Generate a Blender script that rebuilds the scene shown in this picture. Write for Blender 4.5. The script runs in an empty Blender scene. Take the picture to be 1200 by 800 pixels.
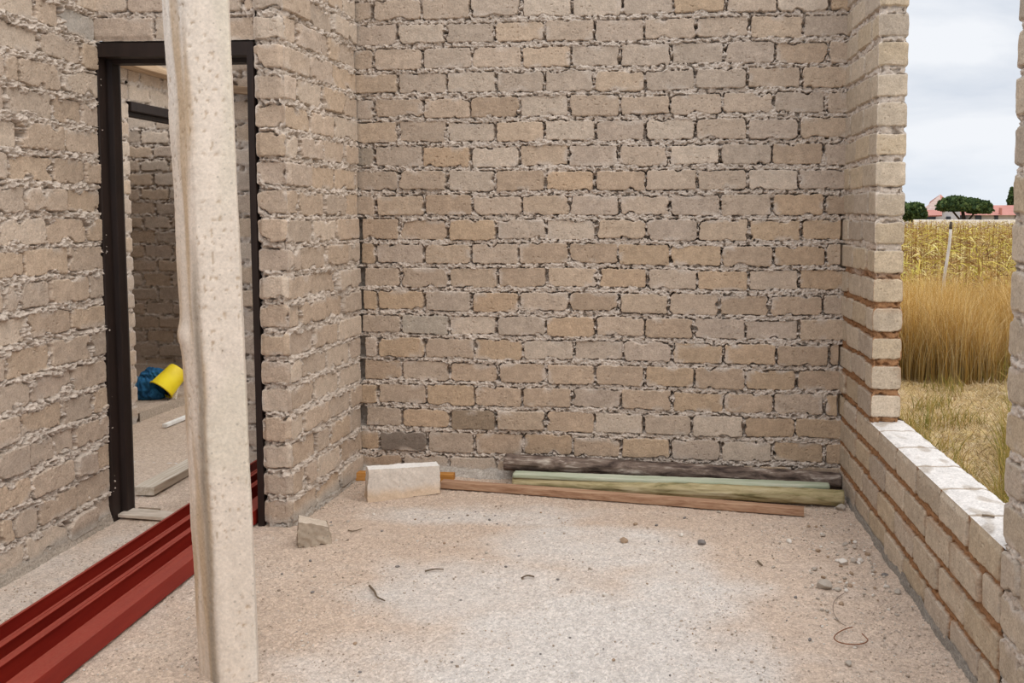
import bpy, bmesh, math, random
import numpy as np
from mathutils import Vector, Matrix

random.seed(7)
rng = np.random.default_rng(7)
C = bpy.context.scene.collection
SC = bpy.context.scene

# ------------------------------------------------------------------ camera model (fitted to the room's brick courses)
F, CX, CY = 1021.79, 714.90, 317.38
PITCH, ROLL, YAW, EYE = 0.06285, 0.00166, 0.06874, 1.32668
D, R, W, EY, LX, YR = 4.2425, 0.8197, -1.5948, 3.5492, -2.4117, 3.6399
BW, RW, LW = -0.036, -0.02303, -0.0331
CO, BL = 0.12, 0.246            # course height, brick length with its joint
TOP = 2.64


def ray(u, v):
    a = (u - CX) / F; b = (v - CY) / F
    a, b = a*math.cos(ROLL) + b*math.sin(ROLL), -a*math.sin(ROLL) + b*math.cos(ROLL)
    x, y, z = a, 1.0, -b
    y, z = y*math.cos(PITCH) + z*math.sin(PITCH), -y*math.sin(PITCH) + z*math.cos(PITCH)
    x, y = x*math.cos(YAW) - y*math.sin(YAW), x*math.sin(YAW) + y*math.cos(YAW)
    return Vector((x, y, z))


def at(u, v, z=None, Y=None, X=None):
    d = ray(u, v)
    t = (z - EYE)/d.z if z is not None else (Y/d.y if Y is not None else X/d.x)
    return Vector((0, 0, EYE)) + d*t


cam = bpy.data.cameras.new('camera'); co = bpy.data.objects.new('camera', cam); C.objects.link(co)
cam.sensor_width = 36; cam.lens = F/1200*36
cam.shift_x = -(CX - 600)/1200; cam.shift_y = (CY - 400)/1200
cam.clip_start = 0.05; cam.clip_end = 2000
f0 = ray(CX, CY).normalized(); r0 = (ray(CX+100, CY) - ray(CX, CY)).normalized(); u0_ = r0.cross(f0)
m = Matrix((r0, u0_, -f0)).transposed().to_4x4(); m.translation = (0, 0, EYE)
co.matrix_world = m
SC.camera = co

# ------------------------------------------------------------------ colour helpers
def lin(r, g, b):
    return np.array([((c/255)/12.92 if c/255 <= .04045 else (((c/255)+.055)/1.055)**2.4) for c in (r, g, b)])


# ------------------------------------------------------------------ noise (numpy gradient noise)
_G = np.array([(math.cos(a), math.sin(a)) for a in np.linspace(0, 2*math.pi, 16, endpoint=False)])


def _hash(ix, iy, seed):
    h = (ix.astype(np.uint32)*np.uint32(374761393) + iy.astype(np.uint32)*np.uint32(668265263)
         + np.uint32((seed*974711 + 12345) & 0xffffffff))
    h = (h ^ (h >> np.uint32(13)))*np.uint32(1274126177)
    return h ^ (h >> np.uint32(16))


def noise(x, y, seed=0):
    x = np.asarray(x, float); y = np.asarray(y, float)
    xi = np.floor(x).astype(np.int64); yi = np.floor(y).astype(np.int64)
    fx = x - xi; fy = y - yi
    sx = fx*fx*fx*(fx*(fx*6-15)+10); sy = fy*fy*fy*(fy*(fy*6-15)+10)
    def g(dx, dy):
        k = _hash(xi+dx, yi+dy, seed) & np.uint32(15)
        v = _G[k]
        return v[..., 0]*(fx-dx) + v[..., 1]*(fy-dy)
    a = g(0, 0); b = g(1, 0); c = g(0, 1); d = g(1, 1)
    return ((a + (b-a)*sx) + ((c + (d-c)*sx) - (a + (b-a)*sx))*sy)*1.5


def fbm(x, y, seed=0, o=3):
    r = 0; a = 1.0
    for i in range(o):
        r = r + a*noise(x*2**i, y*2**i, seed+i*17); a *= .5
    return r/1.6


def sstep(a, b, x):
    t = np.clip((x-a)/(b-a), 0, 1)
    return t*t*(3-2*t)


# ------------------------------------------------------------------ object helpers
def tag(o, label=None, cat=None, group=None, kind=None):
    if label: o['label'] = label
    if cat: o['category'] = cat
    if group: o['group'] = group
    if kind: o['kind'] = kind
    return o


def empty(name, loc, label, cat, group=None, kind=None):
    o = bpy.data.objects.new(name, None); C.objects.link(o)
    o.location = loc; o.empty_display_size = .05
    return tag(o, label, cat, group, kind)


def link(name, me, mat=None, parent=None):
    o = bpy.data.objects.new(name, me); C.objects.link(o)
    if mat: me.materials.append(mat)
    if parent is not None:
        o.parent = parent
        o.location = -Vector(parent.location)      # mesh data is written in world coordinates
    return o


def mesh_np(name, V, Q, col=None, smooth=True):
    me = bpy.data.meshes.new(name)
    V = np.asarray(V, np.float32); Q = np.asarray(Q, np.int32); k = Q.shape[1]
    me.vertices.add(len(V)); me.vertices.foreach_set('co', V.ravel())
    me.loops.add(Q.size); me.loops.foreach_set('vertex_index', Q.ravel())
    me.polygons.add(len(Q))
    me.polygons.foreach_set('loop_start', np.arange(0, Q.size, k, dtype=np.int32))
    me.polygons.foreach_set('loop_total', np.full(len(Q), k, np.int32))
    me.polygons.foreach_set('use_smooth', np.full(len(Q), smooth))
    me.update(calc_edges=True)
    if col is not None:
        a = me.color_attributes.new('Col', 'FLOAT_COLOR', 'POINT')
        c = np.ones((len(V), 4), np.float32); c[:, :3] = col
        a.data.foreach_set('color', c.ravel())
    return me


def from_bm(name, bm, mat, parent=None, smooth=False):
    me = bpy.data.meshes.new(name); bm.normal_update(); bm.to_mesh(me); bm.free()
    if smooth: me.polygons.foreach_set('use_smooth', np.ones(len(me.polygons), bool))
    return link(name, me, mat, parent)


class Acc:                                  # collects quads of one mesh
    def __init__(s): s.V = []; s.Q = []; s.K = []; s.n = 0
    def grid(s, P, col):                    # P (nv,nu,3)
        nv, nu = P.shape[:2]
        i = np.arange(nv*nu).reshape(nv, nu) + s.n
        q = np.stack([i[:-1, :-1], i[:-1, 1:], i[1:, 1:], i[1:, :-1]], -1).reshape(-1, 4)
        s.V.append(P.reshape(-1, 3)); s.Q.append(q)
        s.K.append(np.broadcast_to(col, P.shape).reshape(-1, 3)); s.n += nv*nu
    def quad(s, a, b, c, d, col):
        s.grid(np.array([[a, b], [d, c]], float), np.asarray(col))
    def box(s, lo, hi, col):
        x0, y0, z0 = lo; x1, y1, z1 = hi
        p = lambda x, y, z: (x, y, z)
        s.quad(p(x0,y0,z0), p(x1,y0,z0), p(x1,y0,z1), p(x0,y0,z1), col)
        s.quad(p(x1,y1,z0), p(x0,y1,z0), p(x0,y1,z1), p(x1,y1,z1), col)
        s.quad(p(x0,y1,z0), p(x0,y0,z0), p(x0,y0,z1), p(x0,y1,z1), col)
        s.quad(p(x1,y0,z0), p(x1,y1,z0), p(x1,y1,z1), p(x1,y0,z1), col)
        s.quad(p(x0,y0,z1), p(x1,y0,z1), p(x1,y1,z1), p(x0,y1,z1), col)
        s.quad(p(x0,y1,z0), p(x1,y1,z0), p(x1,y0,z0), p(x0,y0,z0), col)
    def build(s, name, mat, parent=None, smooth=True):
        me = mesh_np(name, np.concatenate(s.V), np.concatenate(s.Q), np.concatenate(s.K), smooth)
        return link(name, me, mat, parent)


# ------------------------------------------------------------------ materials
def nodes(name):
    m = bpy.data.materials.new(name); m.use_nodes = True
    nt = m.node_tree; b = nt.nodes['Principled BSDF']
    return m, nt, b


def N_(nt, t, **kw):
    n = nt.nodes.new(t)
    for k, v in kw.items():
        if k in n.inputs: n.inputs[k].default_value = v
        else: setattr(n, k, v)
    return n


def coord(nt, scale=(1, 1, 1)):
    t = N_(nt, 'ShaderNodeTexCoord'); mp = N_(nt, 'ShaderNodeMapping')
    mp.inputs['Scale'].default_value = scale
    nt.links.new(t.outputs['Object'], mp.inputs['Vector'])
    return mp.outputs['Vector']


def masonry(name, grain=160, amt=.22, bump=.35, dist=.002, rough=.95, pits=True, grit=0, specks=0):
    """vertex albedo times fine grain; pits and grain as bump"""
    m, nt, b = nodes(name); L = nt.links
    at_ = N_(nt, 'ShaderNodeAttribute', attribute_name='Col')
    v = coord(nt)
    n1 = N_(nt, 'ShaderNodeTexNoise', Scale=grain, Detail=4.0, Roughness=.65); L.new(v, n1.inputs['Vector'])
    n2 = N_(nt, 'ShaderNodeTexNoise', Scale=grain*.18, Detail=5.0, Roughness=.6); L.new(v, n2.inputs['Vector'])
    r1 = N_(nt, 'ShaderNodeMapRange'); r1.inputs[1].default_value = .3; r1.inputs[2].default_value = .7
    r1.inputs[3].default_value = 1-amt; r1.inputs[4].default_value = 1+amt*.8; L.new(n1.outputs[0], r1.inputs[0])
    r2 = N_(nt, 'ShaderNodeMapRange'); r2.inputs[1].default_value = .3; r2.inputs[2].default_value = .7
    r2.inputs[3].default_value = 1-amt*.5; r2.inputs[4].default_value = 1+amt*.5; L.new(n2.outputs[0], r2.inputs[0])
    mu = N_(nt, 'ShaderNodeMath', operation='MULTIPLY'); L.new(r1.outputs[0], mu.inputs[0]); L.new(r2.outputs[0], mu.inputs[1])
    sc = N_(nt, 'ShaderNodeVectorMath', operation='SCALE'); L.new(at_.outputs['Color'], sc.inputs[0]); L.new(mu.outputs[0], sc.inputs['Scale'])
    if specks:
        vs = N_(nt, 'ShaderNodeTexVoronoi', Scale=62.0, Randomness=1.0); L.new(v, vs.inputs['Vector'])
        ss = N_(nt, 'ShaderNodeSeparateColor'); L.new(vs.outputs['Color'], ss.inputs[0])
        th = N_(nt, 'ShaderNodeMapRange'); th.inputs[1].default_value = .55; th.inputs[2].default_value = 1.0; th.inputs[3].default_value = .0; th.inputs[4].default_value = .22; L.new(ss.outputs[0], th.inputs[0])
        df = N_(nt, 'ShaderNodeMath', operation='SUBTRACT'); L.new(vs.outputs['Distance'], df.inputs[0]); L.new(th.outputs[0], df.inputs[1])
        sr = N_(nt, 'ShaderNodeMapRange'); sr.inputs[1].default_value = -.03; sr.inputs[2].default_value = .05; sr.inputs[3].default_value = specks; sr.inputs[4].default_value = 1; L.new(df.outputs[0], sr.inputs[0])
        m4 = N_(nt, 'ShaderNodeMath', operation='MULTIPLY'); L.new(mu.outputs[0], m4.inputs[0]); L.new(sr.outputs[0], m4.inputs[1]); L.new(m4.outputs[0], sc.inputs['Scale'])
    if grit:
        vg = N_(nt, 'ShaderNodeTexVoronoi', Scale=grit); L.new(v, vg.inputs['Vector'])
        sg = N_(nt, 'ShaderNodeSeparateColor'); L.new(vg.outputs['Color'], sg.inputs[0])
        rg = N_(nt, 'ShaderNodeMapRange'); rg.inputs[1].default_value = 0; rg.inputs[2].default_value = 1; rg.inputs[3].default_value = .80; rg.inputs[4].default_value = 1.16; L.new(sg.outputs[0], rg.inputs[0])
        m3 = N_(nt, 'ShaderNodeMath', operation='MULTIPLY'); L.new(mu.outputs[0], m3.inputs[0]); L.new(rg.outputs[0], m3.inputs[1]); L.new(m3.outputs[0], sc.inputs['Scale'])
    L.new(sc.outputs[0], b.inputs['Base Color'])
    b.inputs['Roughness'].default_value = rough; b.inputs['Specular IOR Level'].default_value = .15
    h = n1.outputs[0]
    if pits:
        vo = N_(nt, 'ShaderNodeTexVoronoi', Scale=85.0); L.new(v, vo.inputs['Vector'])
        pr = N_(nt, 'ShaderNodeMapRange'); pr.inputs[1].default_value = .08; pr.inputs[2].default_value = .26
        pr.inputs[3].default_value = 0; pr.inputs[4].default_value = 1; L.new(vo.outputs['Distance'], pr.inputs[0])
        ad = N_(nt, 'ShaderNodeMath', operation='MULTIPLY_ADD'); ad.inputs[1].default_value = .8
        L.new(pr.outputs[0], ad.inputs[0]); L.new(n1.outputs[0], ad.inputs[2]); h = ad.outputs[0]
    bp = N_(nt, 'ShaderNodeBump', Strength=bump, Distance=dist); L.new(h, bp.inputs['Height'])
    L.new(bp.outputs[0], b.inputs['Normal'])
    return m


def simple(name, c1, c2, scale=(30, 30, 30), noise_scale=1.0, rough=.8, bump=.2, dist=.002, metal=0, spec=.3, det=5.0, lo=.35, hi=.65):
    m, nt, b = nodes(name); L = nt.links
    v = coord(nt, scale)
    n1 = N_(nt, 'ShaderNodeTexNoise', Scale=noise_scale, Detail=det, Roughness=.6); L.new(v, n1.inputs['Vector'])
    cr = N_(nt, 'ShaderNodeValToRGB'); e = cr.color_ramp.elements
    e[0].position = lo; e[1].position = hi
    e[0].color = (*lin(*c1), 1); e[1].color = (*lin(*c2), 1)
    L.new(n1.outputs[0], cr.inputs[0]); L.new(cr.outputs[0], b.inputs['Base Color'])
    b.inputs['Roughness'].default_value = rough; b.inputs['Metallic'].default_value = metal
    b.inputs['Specular IOR Level'].default_value = spec
    bp = N_(nt, 'ShaderNodeBump', Strength=bump, Distance=dist); L.new(n1.outputs[0], bp.inputs['Height'])
    L.new(bp.outputs[0], b.inputs['Normal'])
    return m


def vcol(name, rough=.85, spec=.2, transl=0):
    m, nt, b = nodes(name)
    a = N_(nt, 'ShaderNodeAttribute', attribute_name='Col')
    nt.links.new(a.outputs['Color'], b.inputs['Base Color'])
    b.inputs['Roughness'].default_value = rough; b.inputs['Specular IOR Level'].default_value = spec
    if transl:
        tr = N_(nt, 'ShaderNodeBsdfTranslucent'); nt.links.new(a.outputs['Color'], tr.inputs['Color'])
        mx = N_(nt, 'ShaderNodeMixShader'); mx.inputs[0].default_value = transl
        nt.links.new(b.outputs[0], mx.inputs[1]); nt.links.new(tr.outputs[0], mx.inputs[2])
        nt.links.new(mx.outputs[0], nt.nodes['Material Output'].inputs['Surface'])
    return m


M_BRICK = masonry('brickwork', grain=170, amt=.24, bump=.5, pits=False, specks=.72)
M_FLOOR = masonry('dusty_slab', grain=230, amt=.22, bump=.6, dist=.003, pits=True, grit=150)
M_POST = masonry('weathered_concrete', grain=120, amt=.14, bump=.25, dist=.0015, pits=False, specks=.74)
M_VEG = vcol('dry_plants', transl=.25)

# ------------------------------------------------------------------ brickwork
BRICK_TONES = [lin(182, 163, 144), lin(180, 160, 140), lin(184, 163, 141), lin(178, 161, 144), lin(190, 173, 155), lin(181, 163, 146)]
YELLOW_TONES = [lin(181, 157, 131), lin(183, 158, 132), lin(179, 157, 135), lin(174, 152, 130)]
MORTAR = lin(191, 177, 163)
EARTH = lin(146, 108, 76)


def layout(u0, u1, kmax, first, jit=.006, cut=0.0, seed=0, kmin=0, anchor_end=False):
    """joint positions per course; first(k) is the length of the first piece from u0 (or from u1)"""
    r = random.Random(seed); lay = {}
    for k in range(kmin, kmax):
        L = u1 - u0; pos = [0.0]; x = first(k)
        while x < L - .05:
            pos.append(x)
            step = BL
            if cut and r.random() < cut: step = r.choice([.075, .13, .125, .185])
            x += step + r.uniform(-jit, jit)
        pos.append(L)
        if anchor_end: lay[k] = sorted(u1 - p for p in pos)
        else: lay[k] = [u0 + p for p in pos]
    return lay


def brick_face(acc, O, U, N, u0, u1, v0, v1, res, lay, seed=0, edges=None, style='rough', zvec=(0, 0, 1), free=(), mort=None,
               tones=None, dark=(), base_grey=True, yellow=0.0, voids=(), gain=1.0, rug=1.0):
    """displaced brick face: O + U*u + z*v, outward normal N. edges: {'u0'|'u1'|'v1'|'v0': neighbour normal} are exposed corners"""
    edges = edges or {}
    O = np.array(O, float); U = np.array(U, float); U /= np.linalg.norm(U); N = np.array(N, float); N /= np.linalg.norm(N)
    Z = np.array(zvec, float)
    nu = max(3, int(round((u1-u0)/res))+1); nv = max(3, int(round((v1-v0)/res))+1)
    u, v = np.meshgrid(np.linspace(u0, u1, nu), np.linspace(v0, v1, nv))
    du = np.full(u.shape, 9.0)                      # distance to the nearest exposed upright corner
    if 'u0' in edges: du = np.minimum(du, u-u0)
    if 'u1' in edges: du = np.minimum(du, u1-u)
    fade = sstep(0, .10, du)
    S = seed*31; clean = style == 'clean'
    uu = u + (.004*fbm(u*9, v*9, S+1, 2) + .0015*noise(u*60, v*60, S+2))*fade
    vv = v + (.007*noise(u*1.4, v*1.1, S+3) + .003*noise(u*6, v*5, S+4))*fade + .0012*noise(u*55, v*55, S+5)
    k = np.clip(np.floor(vv/CO).astype(int), min(lay), max(lay))
    # flatten bricks
    A = []; B = []; base = {}
    for kk in sorted(lay):
        base[kk] = len(A); p = lay[kk]
        for i in range(len(p)-1): A.append(p[i]); B.append(p[i+1])
    A = np.array(A); B = np.array(B); nb = len(A); rs = np.random.default_rng(seed+99)
    idx = np.zeros(u.shape, int)
    for kk in sorted(lay):
        mk = (k == kk)
        if not mk.any(): continue
        p = np.array(lay[kk])
        idx[mk] = base[kk] + np.clip(np.searchsorted(p, uu[mk], side='right')-1, 0, len(p)-2)
    e_lo = min(min(p) for p in lay.values()) + 1e-6; e_hi = max(max(p) for p in lay.values()) - 1e-6
    ja = np.where((A <= e_lo) & ('u0' in edges), 0.0, .0058 + rs.uniform(-.003, .004, nb))
    jb = np.where((B >= e_hi) & ('u1' in edges), 0.0, .0058 + rs.uniform(-.003, .004, nb))
    bt = .013 + rs.uniform(-.004, .006, nb); tp = .011 + rs.uniform(-.004, .006, nb)
    if clean: tp = tp+.001
    dep = rs.normal(0, .0022 if clean else .004*rug, nb); tu = rs.normal(0, .008, nb); tv = rs.normal(0, .02, nb)
    tn = np.array(tones or BRICK_TONES); tone = tn[rs.integers(0, len(tn), nb)]
    if yellow:
        kc = np.concatenate([[kk]*(len(lay[kk])-1) for kk in sorted(lay)]); yt = np.array(YELLOW_TONES)
        pick = rs.random(nb) < yellow*np.clip((15-kc)/5, .12, 1)
        tone = np.where(pick[:, None], yt[rs.integers(0, len(yt), nb)], tone)
    tone = tone*rs.normal(1, .04, (nb, 1))*gain
    for (kk, i, c) in dark: tone[base[kk]+i] = c
    cr = np.where(rs.random(nb) < .35, .02, .011)
    a = A[idx]+ja[idx]; b = B[idx]-jb[idx]; bot = k*CO + bt[idx]; top = (k+1)*CO - tp[idx]
    if 'v1' in edges: top = np.where(k == max(lay), v1+.03, top)
    dl = np.minimum(uu-a, b-uu); db = vv-bot; dt = top-vv; dv = np.minimum(db, dt)
    c_ = cr[idx]; qx = np.maximum(c_-dl, 0); qy = np.maximum(c_-dv, 0)
    d = np.where((qx > 0) & (qy > 0), c_-np.hypot(qx, qy), np.minimum(dl, dv))
    rough = .5 if clean else 1.0
    d = d + rough*(.0028*noise(u*38, v*38, S+6) + .0022*noise(u*85, v*85, S+7))
    chip = np.clip(noise(u*13, v*15, S+8)-.30/rug, 0, 1)*(.03*rug if not clean else .012)
    d = d - chip
    r = .0035
    hb = dep[idx] + tu[idx]*(uu-(a+b)/2)*.4 + tv[idx]*(vv-(bot+top)/2)*.5
    dc = np.clip(d, 0, r); hb = hb - (r - np.sqrt(np.maximum(r*r-(r-dc)**2, 0)))
    hb = hb + .0014*fbm(u*30, v*30, S+9, 3) + .0006*noise(u*130, v*130, S+19)
    pit = sstep(.50, .66, noise(u*85, v*85, S+10))*sstep(.0, .3, noise(u*11, v*11, S+18)); hb = hb - .004*pit
    # mortar
    perp = (dl < dv) & (dv > .004)
    big = noise(u*7, v*9, S+11)
    if clean:
        mh = -.008 + .007*fbm(u*40, v*40, S+12, 3) + .004*big - .014*sstep(.30, .48, noise(u*34, v*44, S+28))
        mh = np.where(perp, mh - .012*sstep(-.1, .3, noise(u*11, v*14, S+13)), mh)
        g = np.exp(-((d+.002)/.002)**2); mh = mh - g*(.003+.022*sstep(.05, .4, noise(u*20, v*26, S+29)))
    else:
        rid = 1-np.abs(noise(u*48, v*70, S+12))*2
        mh = -.0045 + .009*rug*fbm(u*40, v*52, S+14, 3) + .004*rug*rid + .006*rug*big + (rug-1)*.012*np.clip(noise(u*17, v*26, S+33)+.1, 0, 1) + .004*noise(u*125, v*140, S+17)
        mh = np.where(perp, mh - .002 - .036*sstep(.0, .20, noise(u*10, v*30, S+13)), mh)
        g = np.exp(-((d+.0024)/.0019)**2)
        low = db < dt
        am = .001 + .060*sstep(.0, .36, noise(u*24, v*30, S+15) + .35*noise(u*75, v*75, S+26))*np.where(low, .85, 1.15)
        mh = mh - g*am
        cav = sstep(.38, .50, noise(u*44, v*54, S+16)); mh = mh - .022*cav
    for (kk, a0, a1, dp_) in voids:
        inv = (k == kk) & (uu > a0) & (uu < a1) & (dt > -.006) & (db > -.006)
        d = np.where(inv, -.02, d); mh = np.where(inv, -dp_ + .008*noise(u*40, v*40, S+27), mh)
    w = sstep(-.0012, .0010, d)
    h = mh + (hb-mh)*w
    # colour
    mc = np.array(mort if mort is not None else MORTAR)
    cb = tone[idx]*(1 + .10*fbm(u*14, v*16, S+20, 3)+.05*noise(u*50, v*50, S+21))[..., None]
    if callable(mort): cm = mort(u, v)
    else: cm = np.broadcast_to(mc, u.shape+(3,))
    cm = cm*(1 + .12*fbm(u*20, v*24, S+22, 3))[..., None]
    smear = sstep(.25, .5, noise(u*9, v*11, S+23))*sstep(.03, 0, d)*.9
    cb = cb + (cm-cb)*(smear*(.35 if clean else .9))[..., None]
    # whitish dried mortar dust on parts of the joints
    col = cm + (cb-cm)*w[..., None]
    if base_grey:
        gm = sstep(.075, .02, v + .03*noise(u*7, v*7, S+24))
        col = col + (lin(172, 163, 152)-col)*gm[..., None]
        h = h + gm*(.004-h)*.6
    lo = noise(u*.9, v*.9, S+25); col = col*(1+.05*lo)[..., None]
    # exposed corners: both faces share one corner profile
    off = np.zeros(u.shape+(3,))
    for e, nn in edges.items():
        nn = np.array(nn, float); nn /= np.linalg.norm(nn)
        if e in ('u0', 'u1'):
            t = (u-u0) if e == 'u0' else (u1-u)
            kk = np.floor(v/CO); y = np.minimum(v-kk*CO-.011, (kk+1)*CO-.010-v)
            y = y + .003*noise(v*40, kk*7.7, 5) - (.012 if not clean else .004)*np.clip(noise(v*14, kk*3.3, 6)-.1, 0, 1)
            yc = np.clip(y, 0, .012); he = -.003-(.012-np.sqrt(np.maximum(.012**2-(.012-yc)**2, 0)))*.8
            he = np.where(y < 0, -.013 + .005*noise(v*45, kk, 8), he) + .0015*noise(v*25, kk*1.7, 9)
        else:
            t = (v1-v) if e == 'v1' else (v-v0)
            he = -.004 + .003*noise(u*16, u*0+3.3, 10) + .002*noise(u*60, u*0, 11)
        bl = sstep(.028, 0, t)
        h = h*(1-bl) + he*bl
        off += nn*(he*bl)[..., None]
    P = O + U*u[..., None] + Z*v[..., None] + N*h[..., None] + off
    flip = np.dot(np.cross(U, Z), N) < 0
    if flip: P = P[:, ::-1]; col = col[:, ::-1]
    acc.grid(P, np.clip(col, .01, .95))


KT = 22
half = lambda a, b: (lambda k: a if k % 2 == 0 else b)

# back wall (also carries on behind the wing wall, seen through the doorway)
acc = Acc()
lay = layout(W, R+.15, KT, half(.240, .118), seed=3)
dk = lin(128, 115, 103)
VO = [(k_, W-.05, W+.042+.014*((k_*7) % 3)/2, .07) for k_ in (4, 5, 6, 7, 8, 9, 10, 2)] + [(10, R-.010, R+.03, .07), (9, R-.008, R+.03, .05), (3, R-.012, R+.03, .05), (5, R-.010, R+.03, .05)]
brick_face(acc, (0, D, 0), (1, BW, 0), (BW, -1, 0), W-.06, R+.06, -.02, TOP, .0026, lay, seed=1, gain=.955, yellow=.5, voids=VO,
           dark=[(1, 1, dk), (6, 1, lin(170, 158, 143)), (2, 2, lin(146, 128, 108)), (13, 0, lin(160, 146, 130))])
lay = layout(-2.33, W+.1, KT, half(.115, .24), seed=5)
brick_face(acc, (0, D, 0), (1, BW, 0), (BW, -1, 0), -2.33, W-.05, -.02, TOP, .007, lay, seed=2, edges={'u0': (-1, 0, 0)})
brick_face(acc, (-2.33, D-BW*2.33, 0), (0, 1, 0), (-1, 0, 0), 0, .125, -.02, TOP, .007, {k: [0, .125] for k in range(KT)}, seed=4, edges={'u0': (0, -1, 0)})
yb = D + .09
acc.quad((R+.2, yb+.1, 0), (-2.33, yb+.13, 0), (-2.33, yb+.13, TOP), (R+.2, yb+.1, TOP), MORTAR)
acc.quad((-2.33, D+.085, TOP), (R+.1, D-.03, TOP), (R+.1, yb+.1, TOP), (-2.33, yb+.13, TOP), MORTAR)
tag(acc.build('wall_back', M_BRICK), 'wide back wall of beige cement bricks with squeezed grey mortar', 'wall', kind='structure')

# wing wall at the doorway's right side
acc = Acc()
WT = .133
brick_face(acc, (W, EY, 0), (-1, 0, 0), (0, -1, 0), 0, WT, -.02, TOP, .0033, {k: [0, WT] for k in range(KT)}, seed=11,
           edges={'u0': (1, 0, 0), 'u1': (-1, 0, 0)}, tones=[t*1.02 for t in BRICK_TONES], rug=1.35)
lay = layout(0, .76, KT, half(.225, .105), cut=.12, seed=12)
brick_face(acc, (W, EY, 0), (.045, 1, 0), (1, -.045, 0), 0, .74, -.02, TOP, .0033, lay, seed=13, edges={'u0': (0, -1, 0)}, rug=1.45)
brick_face(acc, (W-WT, EY, 0), (0, 1, 0), (-1, 0, 0), 0, .80, -.02, TOP, .008, layout(0, .8, KT, half(.225, .105), seed=14), seed=14, edges={'u0': (0, -1, 0)})
acc.quad((W-WT, EY, TOP), (W, EY, TOP), (W+.03, D+.1, TOP), (W-WT, D+.1, TOP), MORTAR)
tag(acc.build('wall_wing', M_BRICK), 'short rough brick return wall between doorway and back wall', 'wall', kind='structure')

# left wall
acc = Acc()
UL = (-LW, -1, 0); NL = (1, -LW, 0)
lay = layout(-.02, 3.2, KT, half(.115, .235), jit=.012, cut=.28, seed=21)
brick_face(acc, (LX, EY, 0), UL, NL, -.02, 1.15, -.02, TOP, .0027, lay, seed=22, gain=1.03, rug=1.7,
           dark=[(17, 0, lin(178, 170, 160))])
brick_face(acc, (LX, EY, 0), UL, NL, 1.15, 3.0, -.02, TOP, .009, lay, seed=22, gain=1.03, rug=1.7)
p0 = Vector((LX, EY, 0)); d0 = Vector(UL).normalized(); n0 = Vector(NL).normalized()*-.13
a = p0 + n0 - d0*.02; b = p0 + d0*3.0 + n0
acc.quad(b, a, a+Vector((0, 0, TOP)), b+Vector((0, 0, TOP)), MORTAR)
a2 = p0 - d0*.02 - n0*.06; b2 = p0 + d0*3.0 - n0*.06; zt = Vector((0, 0, TOP))
acc.quad(a2+zt, b2+zt, b+zt, a+zt, MORTAR)
acc.quad(a2, a, a+zt, a2+zt, MORTAR); acc.quad(b, b2, b2+zt, b+zt, MORTAR)
tag(acc.build('wall_left', M_BRICK), 'rough beige brick wall running along the left side', 'wall', kind='structure')

# brickwork over the doorway
acc = Acc()
XL0, XL1 = LX-.05, W-WT+.004
lay = layout(XL0, XL1, KT, half(.19, .30), seed=31, kmin=17)
brick_face(acc, (0, EY+.012, 0), (1, 0, 0), (0, -1, 0), XL0, XL1, 2.052, TOP, .0034, lay, seed=32, edges={'v0': (0, 0, -1)}, base_grey=False)
acc.quad((XL0, EY+.016, 2.056), (XL0, EY+.14, 2.056), (XL1, EY+.14, 2.056), (XL1, EY+.016, 2.056), MORTAR)
brick_face(acc, (0, EY+.14, 0), (1, 0, 0), (0, 1, 0), XL0, XL1, 2.052, TOP, .009, lay, seed=33, base_grey=False)
acc.quad((XL0, EY+.02, TOP-.002), (XL1, EY+.02, TOP-.002), (XL1, EY+.14, TOP-.002), (XL0, EY+.14, TOP-.002), MORTAR)
tag(acc.build('wall_over_door', M_BRICK), 'courses of beige brick bridging over the dark door frame', 'wall', kind='structure')

# right wall: pier, low sill wall, near pier
acc = Acc()
UR = Vector((-RW, -1, 0)).normalized(); NR = Vector((-1, RW, 0)).normalized()
UE = 0.603; UN = 1.957; SILL = .473; TH = .125
RT = [lin(176, 160, 140), lin(180, 162, 138), lin(172, 157, 140), lin(184, 168, 148)]


def mort_r(u, v):
    t = sstep(1.25, 1.0, v + .12*noise(u*4, v*4, 77))
    return MORTAR + (EARTH-MORTAR)*t[..., None]


OR = Vector((R, D, 0))
def wr(u, z, out=0): return OR + UR*u - NR*out + Vector((0, 0, z))
lay = layout(-.05, UE, KT, half(.225, .115), seed=41, anchor_end=True)
brick_face(acc, OR, UR, NR, -.05, UE, SILL-.006, TOP, .0034, lay, seed=42, style='clean', edges={'u1': (0, -1, 0)}, mort=mort_r, tones=RT, base_grey=False)
brick_face(acc, wr(UE, 0), -NR, (0, -1, 0), 0, TH, SILL-.012, TOP, .0033, {k: [0, TH] for k in range(KT)}, seed=43, style='clean',
           edges={'u0': NR, 'u1': -NR}, mort=mort_r, tones=[t*1.03 for t in RT], base_grey=False)
# low wall: its courses carry on under the pier
lowlay = layout(-.05, UN, 4, lambda k: (.645-.123*(k % 2) + .008) % BL, jit=.004, seed=44)
lowlay[3] = [-.05, .115, .36, .603+.13, .603+.38, .603+.628, .603+.875, .603+1.12, UN]
brick_face(acc, OR, UR, NR, -.05, UN, -.02, SILL, .0031, lowlay, seed=45, style='clean', edges={'v1': (0, 0, 1)}, mort=lambda u, v: np.broadcast_to(EARTH, u.shape+(3,)), tones=RT, base_grey=False)
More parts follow.
